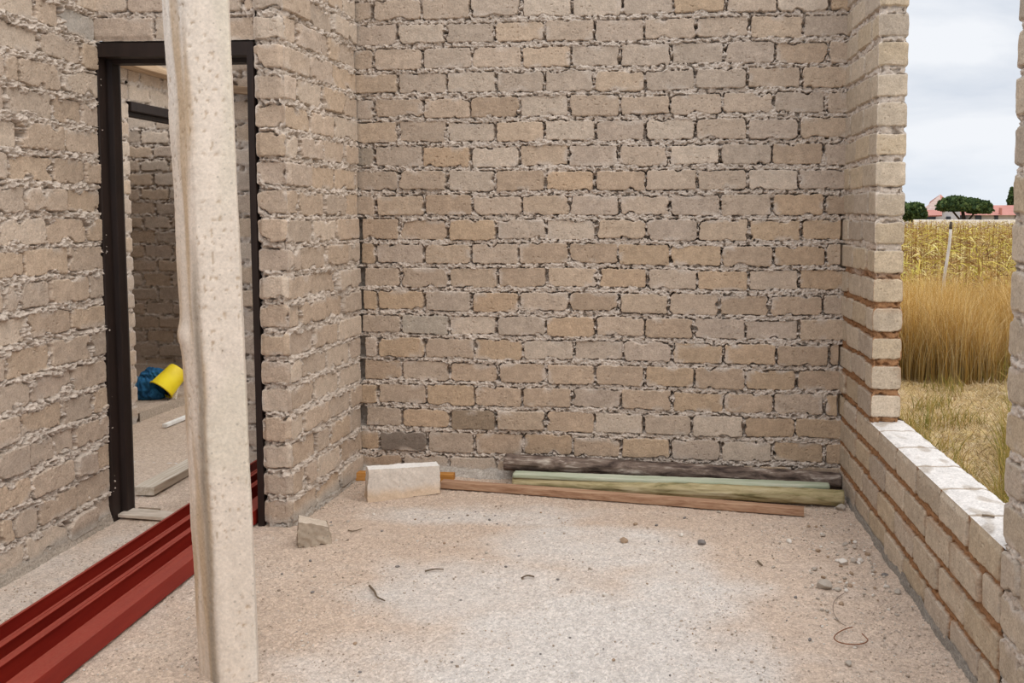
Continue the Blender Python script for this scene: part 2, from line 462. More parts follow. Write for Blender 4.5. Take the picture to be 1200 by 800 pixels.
# top of the sill wall, one plane of bricks dusted with white mortar
st = .150
nu, nv = 560, 50
uu, oo = np.meshgrid(np.linspace(.55, UN+.02, nu), np.linspace(0, st, nv))
jo = np.full(uu.shape, 9.0)
for j in lowlay[3][2:-1]: jo = np.minimum(jo, np.abs(uu + .006*noise(oo*20, oo*0+j*9, 51) - j))
hh = -.006*np.exp(-(jo/.006)**2) + .0025*fbm(uu*18, oo*18, 52, 3)
bl = np.maximum(sstep(.028, 0, oo), sstep(.02, 0, st-oo))
he = -.004 + .003*noise(uu*16, uu*0+3.3, 10) + .002*noise(uu*60, uu*0, 11)
hh = hh*(1-bl) + he*bl
PO = np.array(OR); PU = np.array(UR); PN = np.array(NR)
P = PO + PU*uu[..., None] - PN*(oo*1.0)[..., None] + np.array((0, 0, 1.))*(SILL+hh)[..., None] + PN*(he*sstep(.028, 0, oo))[..., None]
cw = lin(198, 191, 184)*(1+.06*fbm(uu*12, oo*14, 53, 3))[..., None]
cw = cw + (lin(150, 136, 120)-cw)*np.clip(sstep(.011, .002, jo)*1.2 + .6*sstep(.2, .5, noise(uu*9, oo*16, 54)), 0, 1)[..., None]
acc.grid(P, cw)
# outer side and lower overhang
po = lambda u, z, o: np.array(wr(u, z, o))
acc.quad(po(-.1, -.3, st), po(UN, -.3, st), po(UN, SILL-.004, st), po(-.1, SILL-.004, st), RT[0])
brick_face(acc, wr(0, 0, TH), UR, -NR, -.12, UE, SILL-.012, TOP, .009, layout(-.12, UE, KT, half(.225, .115), seed=49, anchor_end=True), seed=49, style='clean', edges={'u1': (0, -1, 0)}, mort=mort_r, tones=RT, base_grey=False)
acc.quad(po(-.05, TOP, 0), po(UE, TOP, 0), po(UE, TOP, TH), po(-.05, TOP, TH), MORTAR)
# near pier
lay = layout(UN, 3.4, KT, half(.24, .12), jit=.01, seed=46)
brick_face(acc, OR, UR, NR, UN, 3.3, -.02, TOP, .004, lay, seed=47, style='rough', edges={'u0': (0, 1, 0)}, tones=[t*1.0 for t in RT])
brick_face(acc, wr(UN, 0), -NR, (0, 1, 0), 0, TH, -.02, TOP, .005, {k: [0, TH] for k in range(KT)}, seed=48, edges={'u0': NR, 'u1': -NR}, tones=RT)
acc.quad(po(3.3, -.3, TH), po(UN, -.3, TH), po(UN, TOP, TH), po(3.3, TOP, TH), RT[0])
acc.quad(po(UN, TOP, 0), po(3.3, TOP, 0), po(3.3, TOP, TH), po(UN, TOP, TH), MORTAR)
acc.quad(po(3.3, 0, 0), po(3.3, 0, TH), po(3.3, TOP, TH), po(3.3, TOP, 0), RT[0])
tag(acc.build('wall_right', M_BRICK), 'right brick wall with tall piers and a low sill wall under the open window', 'wall', kind='structure')

# rooms beyond the doorway
XP = -3.41; ZP = 2.24
acc = Acc()
lay = layout(4.2, 5.33, KT, half(.13, .24), seed=61)
brick_face(acc, (XP, 0, 0), (0, 1, 0), (1, 0, 0), 4.2, 5.33, -.02, ZP, .007, lay, seed=62, edges={'u1': (0, 1, 0)}, tones=[t*1.02 for t in BRICK_TONES])
lay = layout(5.33, 7.3, KT, half(.13, .24), seed=63)
brick_face(acc, (XP, 0, 0), (0, 1, 0), (1, 0, 0), 5.33, 7.25, 2.045, ZP, .008, lay, seed=64, base_grey=False)
brick_face(acc, (XP, 0, 0), (0, 1, 0), (1, 0, 0), 6.25, 7.25, -.02, 2.045, .010, lay, seed=65)
brick_face(acc, (XP, 5.33, 0), (-1, 0, 0), (0, 1, 0), 0, .12, -.02, 2.05, .008, {k: [0, .12] for k in range(KT)}, seed=66, edges={'u0': (1, 0, 0)})
for (y0, y1, z0, z1) in ((4.2, 5.33, 0, ZP), (5.33, 7.25, 2.045, ZP), (6.25, 7.25, 0, 2.045)):
    acc.quad((XP-.12, y1, z0), (XP-.12, y0, z0), (XP-.12, y0, z1), (XP-.12, y1, z1), BRICK_TONES[2])
acc.quad((XP-.12, 5.33, 2.045), (XP-.12, 6.25, 2.045), (XP, 6.25, 2.045), (XP, 5.33, 2.045), MORTAR)
acc.quad((XP, 4.2, ZP), (XP, 7.25, ZP), (XP-.12, 7.25, ZP), (XP-.12, 4.2, ZP), MORTAR)
tag(acc.build('wall_passage', M_BRICK), 'brick wall with a second doorway seen through the first doorway', 'wall', kind='structure')
acc = Acc()
lay = layout(-5.4, -2.2, KT, half(.2, .08), seed=67)
brick_face(acc, (0, 7.1, 0), (1, 0, 0), (0, -1, 0), -5.4, -2.2, -.02, TOP, .008, lay, seed=68)
acc.quad((-2.2, 7.22, 0), (-5.4, 7.22, 0), (-5.4, 7.22, TOP), (-2.2, 7.22, TOP), MORTAR)
acc.box((-5.4, 7.15, 0), (-2.2, 7.22, TOP-.005), MORTAR)
tag(acc.build('wall_rear', M_BRICK), 'shaded brick wall at the far end of the rooms beyond the doorway', 'wall', kind='structure')
acc = Acc()
lay = layout(4.3, 7.2, KT, half(.2, .08), seed=69)
brick_face(acc, (-4.75, 0, 0), (0, 1, 0), (1, 0, 0), 4.3, 7.2, -.02, ZP, .02, lay, seed=70)
acc.box((-4.87, 4.3, 0), (-4.79, 7.2, ZP), MORTAR)
acc.box((-4.87, 4.4, 0), (-3.53, 4.5, ZP), MORTAR)
acc.box((-4.87, 5.2, ZP-.02), (-3.53, 6.55, ZP+.03), lin(150, 140, 130))  # unseen partial roof slab, added to darken the side room
tag(acc.build('wall_side_room', M_BRICK), 'brick walls closing the small side room beyond the second doorway, with an added roof slab to dim it', 'wall', kind='structure')

# ------------------------------------------------------------------ floor
def floor_cols(x, y):
    base = lin(189, 168, 149)
    grey = lin(199, 189, 179)
    m = np.zeros(x.shape)
    for (u, v, rx, ry, s) in ((700, 740, .55, .45, 1), (560, 690, .55, .30, .8), (700, 640, .5, .28, .85), (800, 700, .3, .4, .9), (560, 605, .55, .12, .8),
                              (660, 800, .55, .5, 1), (850, 790, .22, .3, .8), (100, 680, .5, .6, .5), (480, 800, .5, .3, .6), (620, 600, .5, .12, .6)):
        p = at(u, v, z=0)
        q = np.hypot((x-p.x)/rx, (y-p.y)/ry)
        m = np.maximum(m, s*sstep(1.25, .45, q + .45*fbm(x*3, y*3, 301, 3)))
    m = np.clip(m + .25*fbm(x*5, y*9, 302, 3), 0, 1)
    c = base + (grey-base)*m[..., None]
    pk = sstep(.1, .6, fbm(x*1.7+5, y*1.7, 303, 3))*(1-m)
    c = c + (lin(184, 162, 142)-c)*(pk*.4)[..., None]
    c = c*(1 + .07*fbm(x*12, y*12, 304, 3))[..., None]
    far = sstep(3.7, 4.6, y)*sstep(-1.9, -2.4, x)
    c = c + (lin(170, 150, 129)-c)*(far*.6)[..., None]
    return np.clip(c, .02, .95)


def floor_h(x, y):
    gr = sstep(-.35, .35, fbm(x*1.6, y*1.6, 316, 3))
    h = .004*fbm(x*2.2, y*2.2, 311, 3) + .0026*fbm(x*17, y*17, 312, 3) + (.0015+.0022*gr)*noise(x*62, y*62, 313) + (.0012+.0020*gr)*noise(x*105, y*105, 317)
    # dust banked against the walls
    xr = R + RW*(y-D)
    h = h + .018*sstep(.14, 0, xr-x)*(.7+.5*noise(x*9, y*9, 314))*sstep(4.6, 4.2, y)
    yb_ = D + BW*x
    h = h + .02*sstep(.16, 0, np.abs(yb_-y))*(.7+.5*noise(x*9, y*9, 315))*sstep(W-.1, W, x)
    return h


acc = Acc()
def floor_patch(x0, x1, y0, y1, res):
    nx = int((x1-x0)/res)+1; ny = int((y1-y0)/res)+1
    x, y = np.meshgrid(np.linspace(x0, x1, nx), np.linspace(y0, y1, ny))
    acc.grid(np.stack([x, y, floor_h(x, y)-.004], -1), floor_cols(x, y))
floor_patch(-2.5, .96, 1.9, 4.45, .0045)
floor_patch(-3.6, -2.5, 3.3, 4.45, .02)
floor_patch(-3.6, -1.5, 4.45, 7.1, .014)
floor_patch(-2.5, .96, -1.5, 1.9, .03)
tag(acc.build('floor', M_FLOOR), 'dusty pale concrete floor slab with sand and gravel', 'floor', kind='structure')
acc = Acc()
x, y = np.meshgrid(np.linspace(-4.8, XP+.005, 60), np.linspace(4.4, 7.1, 100))
acc.grid(np.stack([x, y, .055+.003*fbm(x*6, y*6, 320, 3)], -1), floor_cols(x, y)*.96)
acc.quad((XP+.005, 5.33, -.02), (XP+.005, 6.25, -.02), (XP+.005, 6.25, .0555), (XP+.005, 5.33, .0555), lin(170, 155, 138))
tag(acc.build('floor_side_room', M_FLOOR), 'raised slab edge in the far second doorway', 'floor', kind='structure')

# cement footing strips at the wall bases
def fillet(name, pts, nrm, wdt, hgt, col, label, seed):
    a = Acc(); p0 = np.array(pts[0], float); p1 = np.array(pts[1], float); n = np.array(nrm, float)
    L = np.linalg.norm(p1-p0); nu = int(L/.006)+2; nv = 14
    t, s = np.meshgrid(np.linspace(0, 1, nu), np.linspace(0, 1, nv))
    X = t*L
    prof_out = wdt*(1-s)*(1+.35*noise(X*6, s*0, seed)); prof_up = hgt*s**1.3*(1+.35*noise(X*5, s*0+4, seed+1)+.2*noise(X*22, s*6, seed+2))
    P = p0 + (p1-p0)*t[..., None] + n*(prof_out + .003*fbm(X*25, s*8, seed+3, 2))[..., None] + np.array((0, 0, 1.))*(prof_up-.012*(1-s))[..., None]
    a.grid(P, np.array(col)*(1+.12*fbm(X*9, s*5, seed+4, 3))[..., None])
    o = a.build(name, M_FLOOR); tag(o, label, 'mortar strip', kind='structure'); return o
fillet('trim_1', [wr(-.03, 0), wr(3.2, 0)], NR, .016, .040, lin(138, 130, 120), 'grey cement strip along the foot of the right sill wall', 400)
fillet('trim_2', [Vector((LX, EY, 0)), Vector((LX, EY, 0))+Vector(UL).normalized()*2.9], NL, .016, .04, lin(166, 154, 140), 'pale cement strip along the foot of the left wall', 410)
fillet('trim_3', [(W, D+BW*W, 0), (R, D+BW*R, 0)], (0, -1, 0), .05, .055, lin(176, 166, 154), 'crumbled mortar ridge along the foot of the back wall', 420)

# ------------------------------------------------------------------ steel door frame (dark painted)
M_STEEL = simple('dark_painted_steel', (27, 17, 13), (40, 27, 22), (6, 6, 1.2), 4, rough=.55, bump=.25, dist=.002, spec=.4)


def prism(bm, poly, z0, z1, seg=1, wob=0.0):
    rings = []
    for i in range(seg+1):
        z = z0 + (z1-z0)*i/seg
        dx = wob*math.sin(z*3.1); dy = wob*math.cos(z*2.3)
        rings.append([bm.verts.new((px+dx, py+dy, z)) for px, py in poly])
    n = len(poly)
    for a, b in zip(rings, rings[1:]):
        for i in range(n): bm.faces.new((a[i], a[(i+1) % n], b[(i+1) % n], b[i]))
    bm.faces.new(rings[0][::-1]); bm.faces.new(rings[-1])


fr = empty('door_1', (-2.09, 3.62, 0), 'dark brown steel door frame standing empty between left wall and brick return', 'door frame', kind='structure')
JL = [(-2.46, 3.552), (-2.405, 3.552), (-2.403, 3.556), (-2.403, 3.598), (-2.411, 3.601), (-2.411, 3.622), (-2.389, 3.626), (-2.387, 3.63), (-2.387, 3.672), (-2.391, 3.676), (-2.40, 3.70), (-2.46, 3.70)]
mx = (-2.4117 + -1.728)/2
JR = [(-4.161 - x, y) for x, y in JL][::-1]
JR = [(min(x, -1.729), y) for x, y in JR]
bm = bmesh.new(); prism(bm, JL, -.004, 2.046, 24, .0012); from_bm('jamb', bm, M_STEEL, fr)
bm = bmesh.new(); prism(bm, JR, -.004, 2.046, 24, .0012); from_bm('jamb', bm, M_STEEL, fr)
bm = bmesh.new()
HP = [(y, z) for y, z in ((3.552, 2.046), (3.552, 1.990), (3.598, 1.988), (3.601, 1.996), (3.622, 1.996), (3.626, 1.974), (3.672, 1.972), (3.70, 1.985), (3.70, 2.046))]
ra = [bm.verts.new((-2.40, y, z)) for y, z in HP]; rb = [bm.verts.new((-1.745, y, z)) for y, z in HP]
for i in range(len(HP)): bm.faces.new((ra[i], ra[(i+1) % len(HP)], rb[(i+1) % len(HP)], rb[i]))
bm.faces.new(ra[::-1]); bm.faces.new(rb)
from_bm('frame_head', bm, M_STEEL, fr)

# second frame head over the far doorway
fr2 = empty('door_2', (XP-.05, 5.8, 0), 'dark steel frame head of the second doorway seen through the first', 'door frame', kind='structure')
def bevel_box(name, lo, hi, mat, parent=None, bev=.002, seg=1, rough=0):
    bm = bmesh.new(); bmesh.ops.create_cube(bm, size=1)
    for v in bm.verts:
        v.co = Vector([lo[i] + (v.co[i]+.5)*(hi[i]-lo[i]) for i in range(3)])
    bmesh.ops.bevel(bm, geom=bm.edges[:], offset=bev, segments=seg, affect='EDGES')
    return from_bm(name, bm, mat, parent)
bevel_box('frame_head', (XP-.10, 5.34, 1.985), (XP+.012, 6.24, 2.045), M_STEEL, fr2, .004)
bevel_box('stop_bead', (XP-.07, 5.36, 1.955), (XP-.03, 6.22, 1.985), M_STEEL, fr2, .003)
bevel_box('jamb', (XP-.10, 6.205, 0.0), (XP+.010, 6.245, 1.99), M_STEEL, fr2, .004)

# ------------------------------------------------------------------ timber and poles
def wood(name, c1, c2, axis, bump=.3, stretch=60):
    sc = [stretch]*3; sc[axis] = 2.5
    return simple(name, c1, c2, tuple(sc), 1.2, rough=.8, bump=bump, dist=.002, spec=.2, det=6)


def beam(name, p0, p1, wdt, hgt, mat, label=None, cat=None, parent=None, group=None, nseg=24, wob=.003, seed=0, z_up=Vector((0, 0, 1)), bow=0):
    """sawn timber: p0,p1 are the ends of the centre line of its underside; gentle warp and eased edges"""
    p0 = Vector(p0); p1 = Vector(p1); ax = (p1-p0); L = ax.length; ax.normalize()
    sd = ax.cross(z_up).normalized(); up = sd.cross(ax).normalized()
    e = min(wdt, hgt)*.07
    prof = [(-wdt/2+e, 0), (wdt/2-e, 0), (wdt/2, e), (wdt/2, hgt-e), (wdt/2-e, hgt), (-wdt/2+e, hgt), (-wdt/2, hgt-e), (-wdt/2, e)]
    bm = bmesh.new(); rings = []
    rr = random.Random(seed); ph = rr.uniform(0, 6)
    for i in range(nseg+1):
        t = i/nseg; s = t*L
        oy = wob*math.sin(ph+3*t) + bow*math.sin(math.pi*t)
        rings.append([bm.verts.new(ax*s + sd*(x+oy) + up*(y+.0006*math.sin(9*s+ph+j))) for j, (x, y) in enumerate(prof)])
    n = len(prof)
    for a, b in zip(rings, rings[1:]):
        for i in range(n): bm.faces.new((a[i], a[(i+1) % n], b[(i+1) % n], b[i]))
    bm.faces.new(rings[0][::-1]); bm.faces.new(rings[-1])
    bmesh.ops.recalc_face_normals(bm, faces=bm.faces[:])
    o = from_bm(name, bm, mat)
    o.location = p0
    if label: tag(o, label, cat, group)
    return o


def pole(name, p0, p1, r0, r1, mat, label, cat, flat=None, flat_lo=None, seed=0, knots=0, rough=.0025, split=0):
    """round pole with bark ripple, knots and sawn ends; flat = cut away above this height share"""
    p0 = Vector(p0); p1 = Vector(p1); ax = p1-p0; L = ax.length; ax.normalize()
    sd = ax.cross(Vector((0, 0, 1))).normalized(); up = sd.cross(ax).normalized()
    ns, na = int(L/.012), 40
    t, a = np.meshgrid(np.linspace(0, 1, ns), np.linspace(0, 2*np.pi, na, endpoint=False), indexing='ij')
    rr = r0 + (r1-r0)*t
    px = np.cos(a); py = np.sin(a)
    rad = rr*(1 + .05*noise(t*L*2.5, px*1.2+seed, seed) ) + rough*fbm(t*L*14, a*2.2, seed+1, 3) + rough*.5*noise(t*L*40, px*3+py*2, seed+2)
    rad = rad - rough*1.3*sstep(.15, .4, noise(t*L*3.2+7, a*4.5, seed+3))          # drying cracks and grooves
    rk = random.Random(seed)
    for _ in range(knots):
        kt, ka = rk.uniform(.05, .95), rk.uniform(.2, 2.9)
        q = np.hypot((t-kt)*L/.018, np.angle(np.exp(1j*(a-ka)))*r0/.012); rad = rad + .006*np.exp(-q*q) - .004*np.exp(-(q*2.2)**2)
    cx = rad*px; cz = rad*py
    if flat is not None: cz = np.minimum(cz, flat*rr + .0015*noise(t*L*18, cx*60, seed+5))
    if flat_lo is not None: cz = np.maximum(cz, flat_lo*rr)
    bend = .010*np.sin(t*3.0+seed)
    Pn = (np.array(ax)*(t*L)[..., None] + np.array(sd)*(cx+bend)[..., None] + np.array(up)*(cz)[..., None])
    Pv = list(Pn.reshape(-1, 3)); Q = []
    i = np.arange(ns*na).reshape(ns, na); j = np.roll(i, -1, 1)
    Q = np.stack([i[:-1], j[:-1], j[1:], i[1:]], -1).reshape(-1, 4)
    bm = None
    # sawn ends as a rosette of quads
    V = np.array(Pv); extra = []; q2 = []
    for row, off in ((0, -.002), (ns-1, .002)):
        c = V[i[row]].mean(0) + np.array(ax)*off; ci = len(V)+len(extra); extra.append(c)
        for k in range(0, na, 2):
            a0, a1, a2 = i[row][k], i[row][(k+1) % na], i[row][(k+2) % na]
            q2.append((ci, a2, a1, a0) if row == 0 else (ci, a0, a1, a2))
    V = np.vstack([V, np.array(extra)]); Q = np.vstack([Q, np.array(q2)])
    me = mesh_np(name, V, Q)
    o = link(name, me, mat); o.location = p0
    return tag(o, label, cat)


# dark weathered pole lying along the foot of the wall
def bark_mat(name, cols, sc, bump=.5):
    m, nt, b = nodes(name); L = nt.links
    v = coord(nt, sc)
    n1 = N_(nt, 'ShaderNodeTexNoise', Scale=1.0, Detail=7.0, Roughness=.65, Distortion=.4); L.new(v, n1.inputs['Vector'])
    cr = N_(nt, 'ShaderNodeValToRGB'); e = cr.color_ramp.elements
    while len(e) < len(cols): e.new(.5)
    for i, (p, c) in enumerate(cols): e[i].position = p; e[i].color = (*lin(*c), 1)
    L.new(n1.outputs[0], cr.inputs[0]); L.new(cr.outputs[0], b.inputs['Base Color'])
    b.inputs['Roughness'].default_value = .85; b.inputs['Specular IOR Level'].default_value = .2
    bp = N_(nt, 'ShaderNodeBump', Strength=bump, Distance=.004); L.new(n1.outputs[0], bp.inputs['Height']); L.new(bp.outputs[0], b.inputs['Normal'])
    return m


M_DARKPOLE = bark_mat('weathered_pole', [(.34, (52, 42, 37)), (.46, (92, 77, 68)), (.56, (124, 107, 95)), (.68, (184, 172, 158))], (7, 26, 26), .7)
M_LOG = bark_mat('yellow_green_log', [(.30, (92, 84, 56)), (.43, (138, 126, 88)), (.55, (172, 156, 118)), (.72, (192, 178, 146))], (4, 30, 30), .4)
M_GREEN = bark_mat('pale_green_treated', [(.30, (136, 140, 114)), (.45, (166, 172, 146)), (.60, (186, 188, 166)), (.75, (198, 194, 174))], (3, 36, 36), .2)
M_BATTEN = bark_mat('brown_batten', [(.28, (128, 94, 70)), (.45, (156, 120, 94)), (.6, (176, 142, 114)), (.78, (192, 160, 134))], (2.5, 60, 60), .25)
M_ORANGE = bark_mat('orange_batten', [(.3, (150, 98, 44)), (.5, (186, 130, 66)), (.7, (202, 152, 92))], (3, 60, 60), .25)

pole('wooden_pole', at(592, 541, Y=4.215), at(985, 564, Y=4.155), .041, .040, M_DARKPOLE,
     'dark grey weathered pole against the foot of the back wall', 'pole', seed=3, knots=5, rough=.004)
lg = pole('wooden_log', at(602, 564.5, Y=4.135), at(989, 584, Y=3.975), .029, .037, M_LOG,
          'yellow-green round log lying between brown batten and pale green half pole', 'log', seed=9, knots=5, rough=.003)
dz_ = Vector((0, 0, .35*.034))
dz_ = Vector((0, 0, .35*.031))
pole('half_pole', at(603, 552.3, Y=4.142) - dz_, at(972, 567.8, Y=4.045) - dz_, .031, .031, M_GREEN,
     'pale green treated half pole with flat top, behind yellow-green log', 'half pole', flat=.35, flat_lo=-.30, seed=14, knots=0, rough=.0012)


def front_bottom(u, v, wdt):            # a point on the floor and the beam's centre behind it
    p = at(u, v, z=0.0); return Vector((p.x, p.y+wdt/2, .001))
beam('timber_batten', front_bottom(517, 572.5, .045), front_bottom(943, 605.5, .045), .045, .034, M_BATTEN,
     'long brown timber batten on the floor in front of the log', 'batten', seed=5, wob=.004)
pA = front_bottom(416, 563.5, .045); pB = front_bottom(531, 565.5, .045)
beam('timber_offcut', pA, pB, .045, .040, M_ORANGE, 'short orange timber offcut sticking out from behind the white block', 'offcut', seed=6, wob=.001)

M_GREYTIMBER = bark_mat('grey_timber', [(.3, (150, 134, 116)), (.5, (182, 168, 150)), (.7, (206, 194, 178))], (60, 3, 60), .2)
pa = at(167, 581.5, z=0); pb = at(222, 551, z=0)
beam('timber_plank', Vector((pa.x, pa.y+.01, .002)), Vector((pa.x-.0, pa.y, .002)) + (Vector((pb.x, pb.y, 0)) - Vector((pa.x, pa.y, 0)))*1.9,
     .098, .040, M_GREYTIMBER, 'grey sawn timber plank lying on the floor inside the doorway', 'plank', seed=8, wob=.001)
p = at(193, 501, z=0); q = at(214, 492.5, z=0)
beam('timber_stick', Vector((p.x, p.y, .002)), Vector((q.x, q.y, .002)) + (q-p)*.6, .03, .022, simple('white_stick', (206, 200, 190), (226, 222, 214)),
     'short white stick on the floor of the room beyond the doorway', 'stick', seed=2, wob=0)
p = at(138, 605.5, z=0.01); q = at(209, 610, z=0.01)
beam('threshold_board', Vector((p.x, p.y+.045, .008)), Vector((q.x, q.y+.040, .004)), .085, .013, simple('dusty_board', (176, 160, 142), (208, 194, 178), (10, 60, 60)),
     'thin dusty board lying across the threshold under the door frame', 'board', seed=12, wob=.004)
p = at(163, 596.5, z=0); q = at(187, 598.5, z=0)
beam('wood_splinter', Vector((p.x, p.y, .001)), Vector((q.x, q.y, .001)), .012, .008, simple('splinter', (110, 92, 74), (140, 120, 98)),
     'dark wood splinter on the floor behind the threshold board', 'splinter', seed=13, wob=.001)
# wall plate over the passage wall and the small lintel board at the right of the opening
bevel_y = beam('roof_plank', (XP+.03, 4.3, ZP+.002), (XP+.03, 7.2, ZP+.002), .16, .045, bark_mat('plank_wood', [(.3, (150, 122, 94)), (.5, (182, 154, 124)), (.7, (204, 180, 150))], (50, 3, 50), .2),
               'brown plank lying along the top of the passage wall', 'plank', seed=15, wob=.004)
yst = D - BW*2.33
beam('lintel_board', (-2.40, yst-.030, 1.965), (-2.05, yst-.030, 1.925), .05, .035, bark_mat('lintel_wood', [(.3, (120, 96, 74)), (.6, (160, 134, 106))], (3, 50, 50), .2),
     'weathered board fixed high on the brick stub right of the pale post', 'board', seed=16, wob=.001)

# ------------------------------------------------------------------ broken block and half brick
def lump(name, corners_lo, corners_hi, mat, label, cat, res=.006, nz=.006, seed=0, colf=None):
    """rough broken block from four lower and four upper corners, every face a displaced grid"""
    lo = [np.array(c, float) for c in corners_lo]; hi = [np.array(c, float) for c in corners_hi]
    cen = (sum(lo)+sum(hi))/8
    a = Acc()
    def patch(p00, p10, p11, p01, top=False):
        n = int(max(np.linalg.norm(p10-p00), np.linalg.norm(p11-p01))/res)+2
        k = int(max(np.linalg.norm(p01-p00), np.linalg.norm(p11-p10))/res)+2
        s, t = np.meshgrid(np.linspace(0, 1, n), np.linspace(0, 1, k))
        P = ((1-s)*(1-t))[..., None]*p00 + (s*(1-t))[..., None]*p10 + (s*t)[..., None]*p11 + ((1-s)*t)[..., None]*p01
        x, y, z = P[..., 0], P[..., 1], P[..., 2]
        dirv = P-cen; dirv /= np.linalg.norm(dirv, axis=-1, keepdims=True)+1e-9
        h = nz*(fbm(x*18+z*13, y*18-z*11, seed, 3)*1.1 + .5*noise(x*60+z*31, y*60+z*47, seed+3))
        e = np.minimum(np.minimum(s, 1-s)*n*res, np.minimum(t, 1-t)*k*res)
        P = P + dirv*h[..., None]*(1 if not top else .5)
        c = colf(P, top)
        a.grid(P, c)
    patch(lo[0], lo[1], hi[1], hi[0]); patch(lo[1], lo[2], hi[2], hi[1]); patch(lo[2], lo[3], hi[3], hi[2]); patch(lo[3], lo[0], hi[0], hi[3])
    patch(hi[0], hi[1], hi[2], hi[3], True); patch(lo[3], lo[2], lo[1], lo[0])
    o = a.build(name, M_POST, None)
    me = o.data; c = Vector(((lo[0]+lo[1]+lo[2]+lo[3])/4).tolist())
    for v in me.vertices: v.co -= c
    o.location = c
    return tag(o, label, cat)


def white_block(P, top):
    z = P[..., 2]; n = fbm(P[..., 0]*14, P[..., 1]*14+z*11, 88, 3)
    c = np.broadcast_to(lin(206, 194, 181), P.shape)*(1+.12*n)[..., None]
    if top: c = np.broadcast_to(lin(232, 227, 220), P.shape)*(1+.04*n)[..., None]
    t = sstep(.06, .015, z+.02*n)
    return c + (lin(200, 168, 132)-c)*(t*.6)[..., None]


bl0 = at(431, 588, z=0); br0 = at(516, 577, z=0)
bd = Vector((br0.x-bl0.x, br0.y-bl0.y, 0)); bk = Vector((-bd.y, bd.x, 0)).normalized()
tl = at(432, 550.5, Y=bl0.y+.012); tr = at(515, 545.5, Y=br0.y+.012)
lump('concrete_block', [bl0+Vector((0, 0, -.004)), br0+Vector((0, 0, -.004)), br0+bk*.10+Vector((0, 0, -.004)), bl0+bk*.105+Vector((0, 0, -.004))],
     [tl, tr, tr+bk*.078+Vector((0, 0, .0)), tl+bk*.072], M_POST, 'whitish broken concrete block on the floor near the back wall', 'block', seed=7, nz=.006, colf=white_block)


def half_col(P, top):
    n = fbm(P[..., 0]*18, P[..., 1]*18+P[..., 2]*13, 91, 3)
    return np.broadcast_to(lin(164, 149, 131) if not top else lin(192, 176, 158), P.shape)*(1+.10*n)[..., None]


a0 = at(349, 641.5, z=0); b0 = at(389, 636, z=0); dd = Vector((b0.x-a0.x, b0.y-a0.y, 0)); kk_ = Vector((-dd.y, dd.x, 0)).normalized()
ta = at(349, 613, Y=a0.y+.004); tb = at(386, 615, Y=b0.y+.008)
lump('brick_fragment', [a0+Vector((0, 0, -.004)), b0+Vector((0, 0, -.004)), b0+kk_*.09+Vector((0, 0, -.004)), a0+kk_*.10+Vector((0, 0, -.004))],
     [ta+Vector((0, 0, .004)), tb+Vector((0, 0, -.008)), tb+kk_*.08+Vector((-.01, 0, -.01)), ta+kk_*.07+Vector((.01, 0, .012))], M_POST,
     'broken half brick on the floor beside the brick return', 'brick', seed=17, nz=.010, colf=half_col)

